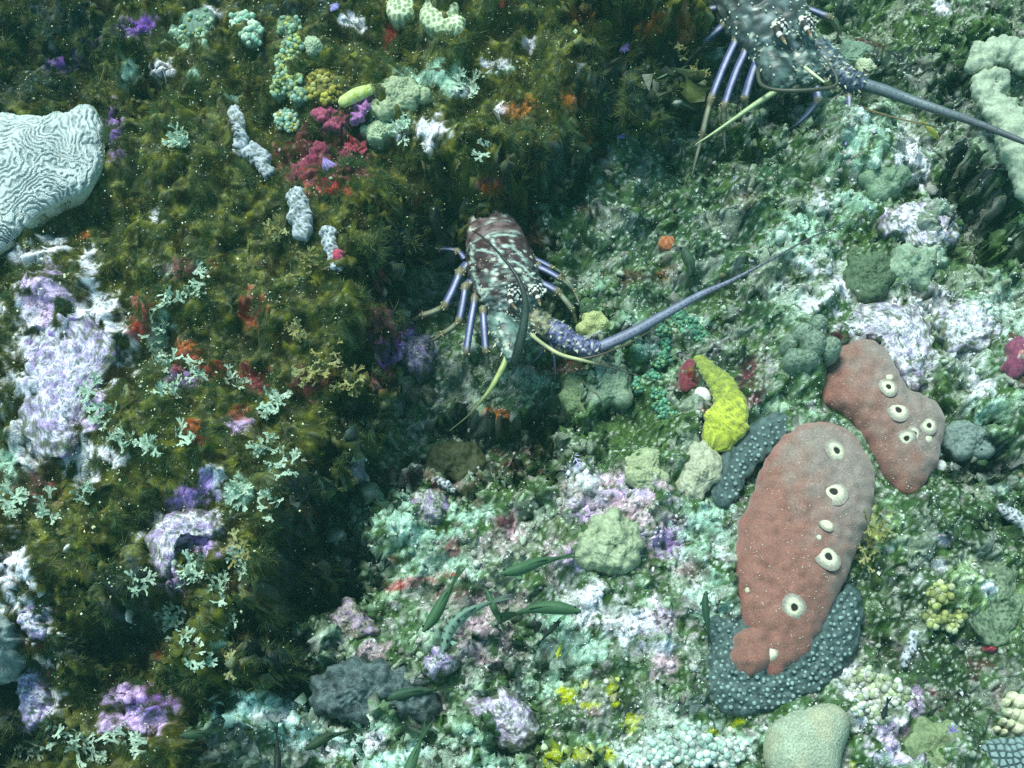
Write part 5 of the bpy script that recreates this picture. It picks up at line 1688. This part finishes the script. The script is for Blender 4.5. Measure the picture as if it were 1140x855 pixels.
PALE = [(.48, .62, .48), (.54, .66, .52), (.42, .57, .45)]
GOLD = [(.30, .29, .10), (.36, .36, .16), (.24, .22, .08)]
FM = {c: [frond_mesh(100 * j + i, k_) for i, k_ in enumerate(cs * 4)] for j, (c, cs) in enumerate((("p", PALE), ("g", GOLD)))}
CLUMPS = [
    (202, 160, 7, 10, "p", "pale forked weed clump left of the short finger sponge"),
    (517, 98, 9, 14, "p", "pale forked weed clump beside the oval bumpy coral"),
    (543, 172, 2, 5, "p", "single pale forked sprig hanging at the ledge lip"),
    (448, 145, 4, 9, "p", "small forked weed clump under the oval bumpy coral"),
    (225, 316, 7, 16, "p", "forked weed clump high on the left mossy rock"),
    (188, 335, 5, 10, "p", "forked weed clump left of the high one on the mossy rock"),
    (178, 372, 6, 12, "p", "forked weed over the bright mint patch on the mossy rock"),
    (182, 402, 6, 12, "p", "forked weed just below the bright mint patch"),
    (222, 412, 5, 11, "p", "forked weed beside the red spots of the mossy rock"),
    (190, 438, 6, 12, "p", "forked weed in the middle of the left mossy rock"),
    (104, 434, 4, 9, "p", "forked weed at the right rim of the white hump"),
    (120, 460, 6, 11, "p", "curled forked weed below the rim of the white hump"),
    (140, 490, 4, 10, "p", "sparse forked weed below the curled one"),
    (262, 424, 5, 13, "p", "thin open forked weed on dark red crust"),
    (302, 450, 6, 11, "p", "forked weed right of the dark red crust"),
    (165, 500, 5, 12, "p", "forked weed above the lilac fold of the mossy rock"),
    (205, 488, 3, 9, "p", "forked weed next to the orange red spot"),
    (318, 520, 8, 14, "p", "forked weed along the shaded edge of the mossy rock"),
    (296, 500, 4, 10, "p", "forked weed upslope of the shaded edge"),
    (270, 545, 6, 11, "p", "forked weed right of the pale mint stone"),
    (305, 566, 5, 10, "p", "forked weed low on the shaded edge"),
    (92, 548, 6, 12, "p", "forked weed below the white hump"),
    (58, 566, 5, 12, "p", "forked weed left of the one below the white hump"),
    (18, 562, 6, 13, "p", "forked weed at the left edge beside maroon crust"),
    (215, 636, 8, 13, "p", "dense forked weed under the lilac arch stone"),
    (246, 655, 7, 12, "p", "forked weed to the right of the dense one"),
    (268, 632, 4, 9, "p", "forked weed at the right corner of the lower mossy rock"),
    (188, 685, 8, 13, "p", "forked weed by the white shell splinter"),
    (205, 705, 7, 12, "p", "forked weed on the lower mossy rock centre"),
    (155, 652, 5, 9, "p", "forked weed above the white shell splinter"),
    (253, 700, 4, 10, "p", "forked weed on the lower right of the mossy rock"),
    (222, 735, 4, 10, "p", "forked weed at the foot of the mossy rock"),
    (66, 820, 9, 18, "p", "big dull forked weed clump at the bottom left"),
    (105, 838, 9, 18, "p", "big dull forked weed clump right of the corner one"),
    (150, 830, 7, 16, "p", "dull forked weed clump at the bottom below the lilac patch"),
    (28, 838, 7, 16, "p", "dull forked weed in the bottom left corner"),
    (372, 402, 10, 15, "g", "golden brown bushy weed at the rock edge by the hollow"),
    (388, 428, 9, 12, "g", "golden brown weed overhanging the hollow"),
    (350, 418, 8, 14, "g", "golden brown weed left of the overhanging one"),
    (332, 378, 6, 12, "g", "golden weed sprigs upslope of the bushy one"),
    (345, 300, 6, 14, "g", "golden weed sprigs below the upright finger sponge"),
    (390, 458, 7, 10, "g", "golden weed tuft lowest on the overhang"),
    (310, 260, 5, 14, "g", "golden weed sprigs left of the upright finger sponge"),
    (255, 745, 8, 14, "g", "brownish weed at the lowest corner of the mossy rock"),
    (268, 612, 7, 13, "g", "brownish weed at the right shoulder of the lower rock"),
    (975, 585, 6, 14, "g", "golden weed tuft right of the large red sponge"),
    (966, 620, 5, 12, "g", "golden weed tuft lower on the right of the large red sponge"),
    (775, 82, 6, 12, "g", "golden weed at the end of the ledge beside the upper lobster"),
    (760, 55, 6, 12, "g", "brown weed on the ledge end above the dark gap"),
]
for px, py, n, rad, kind, lb in CLUMPS:
    base, nn = hit(px, py)
    t = thing("forked_seaweed", base, lb, "seaweed", "forked seaweed clumps on the rocks")
    r = np.random.default_rng(int(px * 5 + py))
    for i in range(int(n * 1.5) + 2):
        a0 = r.uniform(0, 6.283)
        q = rad * math.sqrt(r.uniform(0, 1))
        p, fn = hit(px + q * math.cos(a0), py + q * math.sin(a0))
        o = bpy.data.objects.new("frond", FM[kind][r.integers(len(FM[kind]))])
        COL.objects.link(o)
        o.parent = t
        lift_ = .006 if kind == "p" else .010
        o.location = (p + [0, 0, lift_ * r.uniform(.4, 1.3)] - base).tolist()
        o.rotation_euler = (r.normal(0, .4), r.normal(-.25, .4), r.uniform(0, 6.283))
        sc = r.uniform(.85, 1.4) * (1.0 if kind == "p" else .9)
        o.scale = (sc,) * 3

# ------------------------------------------------------------------ turf, grains, pebbles
kmask = np.zeros(len(RV), bool)
for poly in KEEP:
    lo, hi = poly.min(0) - 2, poly.max(0) + 2
    idx = np.nonzero((RPX > lo[0]) & (RPX < hi[0]) & (RPY > lo[1]) & (RPY < hi[1]))[0]
    if len(idx):
        d, _, _ = sdf(RPX[idx], RPY[idx], poly)
        kmask[idx[d > 1.5]] = True
FREE = ~kmask
# only ground that the sky can reach and that lies in or near the view
WIDE = (RPX > -150) & (RPX < 1290) & (RPY > -150) & (RPY < 1000)


def tufts(name, label, n, wgt, cols, len_mm, wid_mm, strands, spread, seed):
    r = np.random.default_rng(seed)
    p = np.where(FREE & WIDE, wgt, 0) / np.clip(RN[:, 2], .14, 1)
    p /= p.sum()
    idx = r.choice(len(RV), n, p=p)
    P0 = RV[idx] + r.normal(0, .0008, (n, 3)) * [1, 1, 0]
    Nn = RN[idx] + np.array((0, 0, .7))
    clump = N(P0[:, 0], P0[:, 1], .035, seed)
    hue = N(P0[:, 0], P0[:, 1], .06, seed + 3)
    hue2 = N(P0[:, 0], P0[:, 1], .018, seed + 5)
    P0 = np.repeat(P0, strands, 0)
    Nn = np.repeat(Nn, strands, 0)
    clump = np.repeat(clump, strands)
    hue = np.repeat(hue, strands)
    hue2 = np.repeat(hue2, strands)
    M = len(P0)
    D = Nn / np.linalg.norm(Nn, axis=1, keepdims=True) + r.normal(0, spread, (M, 3))
    D /= np.linalg.norm(D, axis=1, keepdims=True)
    L = len_mm * .001 * r.uniform(.45, 1.15, M) * np.clip(.85 + .35 * clump, .35, 1.6)
    wv = wid_mm * .001 * r.uniform(.7, 1.3, M)
    S_ = np.cross(D, r.normal(0, 1, (M, 3)))
    S_ /= np.maximum(np.linalg.norm(S_, axis=1, keepdims=True), 1e-9)
    bend = np.cross(S_, D) * r.normal(0, .35, (M, 1)) + r.normal(0, .15, (M, 3))
    mid_ = P0 + D * L[:, None] * .5 + bend * L[:, None] * .12
    tip = P0 + D * L[:, None] + bend * L[:, None] * .6
    hw_ = S_ * wv[:, None] * .5
    V = np.stack([P0, mid_ - hw_, mid_ + hw_, tip], 1).reshape(-1, 3)
    i = np.arange(M)[:, None] * 4
    F = np.concatenate([i + [0, 1, 2], i + [2, 1, 3]], 1).reshape(-1, 3)
    cols = np.asarray(cols)
    k = np.clip((hue * .65 + hue2 * .55 + r.normal(0, .25, M)) * .5 + .5, 0, .999) * (len(cols) - 1)
    a = np.floor(k).astype(int)
    c = cols[a] * (1 - (k - a))[:, None] + cols[np.minimum(a + 1, len(cols) - 1)] * (k - a)[:, None]
    c = c * r.uniform(.8, 1.2, (M, 1))
    c = np.repeat(c, 4, 0)
    o = obj(name, V, F, M_ALGA, None, (0, 0, 0), c)
    tag(o, label, "algae", kind="stuff")
    return o


mossy = alga * sst(-1.6, .6, N(RX, RY, .045, 203) + .5 * N(RX, RY, .018, 205))
tufts("moss", "soft olive brown algae coating the left rock and the ledge", 31000, mossy, [(.062, .042, .018), (.092, .092, .024), (.090, .145, .040), (.070, .155, .085), (.200, .215, .080)], 13.0, .44, 14, .65, 31)
tufts("turf_algae", "short green turf scattered over the lower reef", 21000, turf + .06 * (1 - OM), [(.05, .09, .03), (.09, .14, .05), (.07, .13, .08), (.15, .18, .07), (.12, .22, .14)], 4.6, .5, 6, .6, 37)
tufts("turf_algae", "thin teal turf in the shaded hollows", 7000, (1 - OM) * sst(.0, -.05, RV[:, 2]) + .03 * OM, [(.03, .07, .05), (.06, .12, .09), (.12, .20, .16)], 6.0, .45, 6, .6, 41)


def scatter_bits(name, label, n, wgt, size, cols, seed, lift=0.3, mat=M_GRAIN, kind="stuff", zoff=0.0, up=0.0, own=0.0):
    r = np.random.default_rng(seed)
    p = np.where(FREE & WIDE, wgt, 0).astype(float)
    p /= p.sum()
    idx = r.choice(len(RV), n, p=p)
    g = (1 + 5 ** .5) / 2
    tv = np.array([(-1, g, 0), (1, g, 0), (-1, -g, 0), (1, -g, 0), (0, -1, g), (0, 1, g), (0, -1, -g), (0, 1, -g), (g, 0, -1), (g, 0, 1), (-g, 0, -1), (-g, 0, 1)]) / 1.9
    tf = np.array([(0, 11, 5), (0, 5, 1), (0, 1, 7), (0, 7, 10), (0, 10, 11), (1, 5, 9), (5, 11, 4), (11, 10, 2), (10, 7, 6), (7, 1, 8), (3, 9, 4), (3, 4, 2), (3, 2, 6), (3, 6, 8), (3, 8, 9), (4, 9, 5), (2, 4, 11), (6, 2, 10), (8, 6, 7), (9, 8, 1)])
    if size < .0012:
        tv = np.array([(1, 0, 0), (-1, 0, 0), (0, 1, 0), (0, -1, 0), (0, 0, 1), (0, 0, -1)], float)
        tf = np.array([(0, 2, 4), (2, 1, 4), (1, 3, 4), (3, 0, 4), (2, 0, 5), (1, 2, 5), (3, 1, 5), (0, 3, 5)])
    R = size * np.exp(r.normal(0, .38, n))
    c0 = RV[idx] + r.normal(0, .001, (n, 3)) * [1, 1, 0] + RN[idx] * (R * lift + zoff + up * r.uniform(0, 1, n))[:, None]
    V = c0[:, None] + tv[None] * R[:, None, None] * r.uniform(.55, 1.25, (n, 1, 3)) + r.normal(0, .18, (n, len(tv), 3)) * R[:, None, None]
    F = (np.arange(n)[:, None, None] * len(tv) + tf[None]).reshape(-1, 3)
    cols = np.asarray(cols)
    c = cols[r.integers(0, len(cols), n)] * (1 - own) + C[idx] * 1.25 * own
    c = c * r.uniform(.65, 1.25, (n, 1))
    c = np.repeat(c, len(tv), 0)
    o = obj(name, V.reshape(-1, 3), F, mat, None, (0, 0, 0), c, smooth=size > .0012)
    return tag(o, label, "sand" if kind == "stuff" else None, kind=kind)


open_ = (1 - OM) * sst(-1.2, .8, N(RX, RY, .03, 211))
scatter_bits("rubble", "small stones and coral crumbs strewn over the open reef", 2600, open_ * (.15 + lum), .0026, [(.55, .54, .52), (.42, .50, .42), (.30, .36, .26), (.46, .36, .42), (.16, .20, .12), (.62, .64, .62), (.10, .13, .09), (.22, .10, .12)], 51, .15, M_ROCK, own=.65)
scatter_bits("sparkle_sand", "white shell grit caught on the open reef", 16000, (1 - OM) * (.10 + lum ** 1.3) * sst(-1.0, .8, N(RX, RY, .05, 213)), .00072, [(.80, .80, .76), (.70, .74, .66), (.78, .74, .78), (.60, .66, .58)], 53, .5)
scatter_bits("sparkle_sand", "white grit added to imitate sparkle on the mossy rock", 8000, OM * sst(-.8, 1.2, N(RX, RY, .05, 215)), .00072, [(.80, .80, .66), (.74, .70, .40), (.60, .68, .46)], 55, .5, up=.012)  # grains added in place of glints on the algae
scatter_bits("sparkle_sand", "sparse white grit in the shaded hollows", 2500, (1 - OM) * (lum < .16), .0007, [(.80, .80, .76), (.70, .74, .66), (.60, .72, .66)], 57, .5)

# ------------------------------------------------------------------ the water itself
def haze_box():
    lo = RV.min(0) - [0.4, 0.4, 1.0]
    hi = RV.max(0) + [0.4, 0.4, 0]
    lo[2] = RV[:, 2].min() - 1.0
    hi[2] = max(CAM[2] + 0.15, RV[:, 2].max() + 0.1)
    v = np.array([(x, y, z) for x in (lo[0], hi[0]) for y in (lo[1], hi[1]) for z in (lo[2], hi[2])])
    f = np.array([(0, 1, 3, 2), (4, 6, 7, 5), (0, 4, 5, 1), (2, 3, 7, 6), (0, 2, 6, 4), (1, 5, 7, 3)])
    m = bpy.data.materials.new("sea_water_haze")
    m.use_nodes = True
    t = m.node_tree
    t.nodes.clear()
    out = t.nodes.new("ShaderNodeOutputMaterial")
    pv = t.nodes.new("ShaderNodeVolumePrincipled")
    pv.inputs["Color"].default_value = (0.28, 0.80, 0.74, 1)
    pv.inputs["Density"].default_value = HAZE
    pv.inputs["Anisotropy"].default_value = 0.2
    t.links.new(pv.outputs[0], out.inputs["Volume"])
    o = obj("haze", v, f, m, None, (0, 0, 0), smooth=False)
    tag(o, "blue green sea water between the camera and the reef", "haze", kind="stuff")


HAZE = 0.028
haze_box()
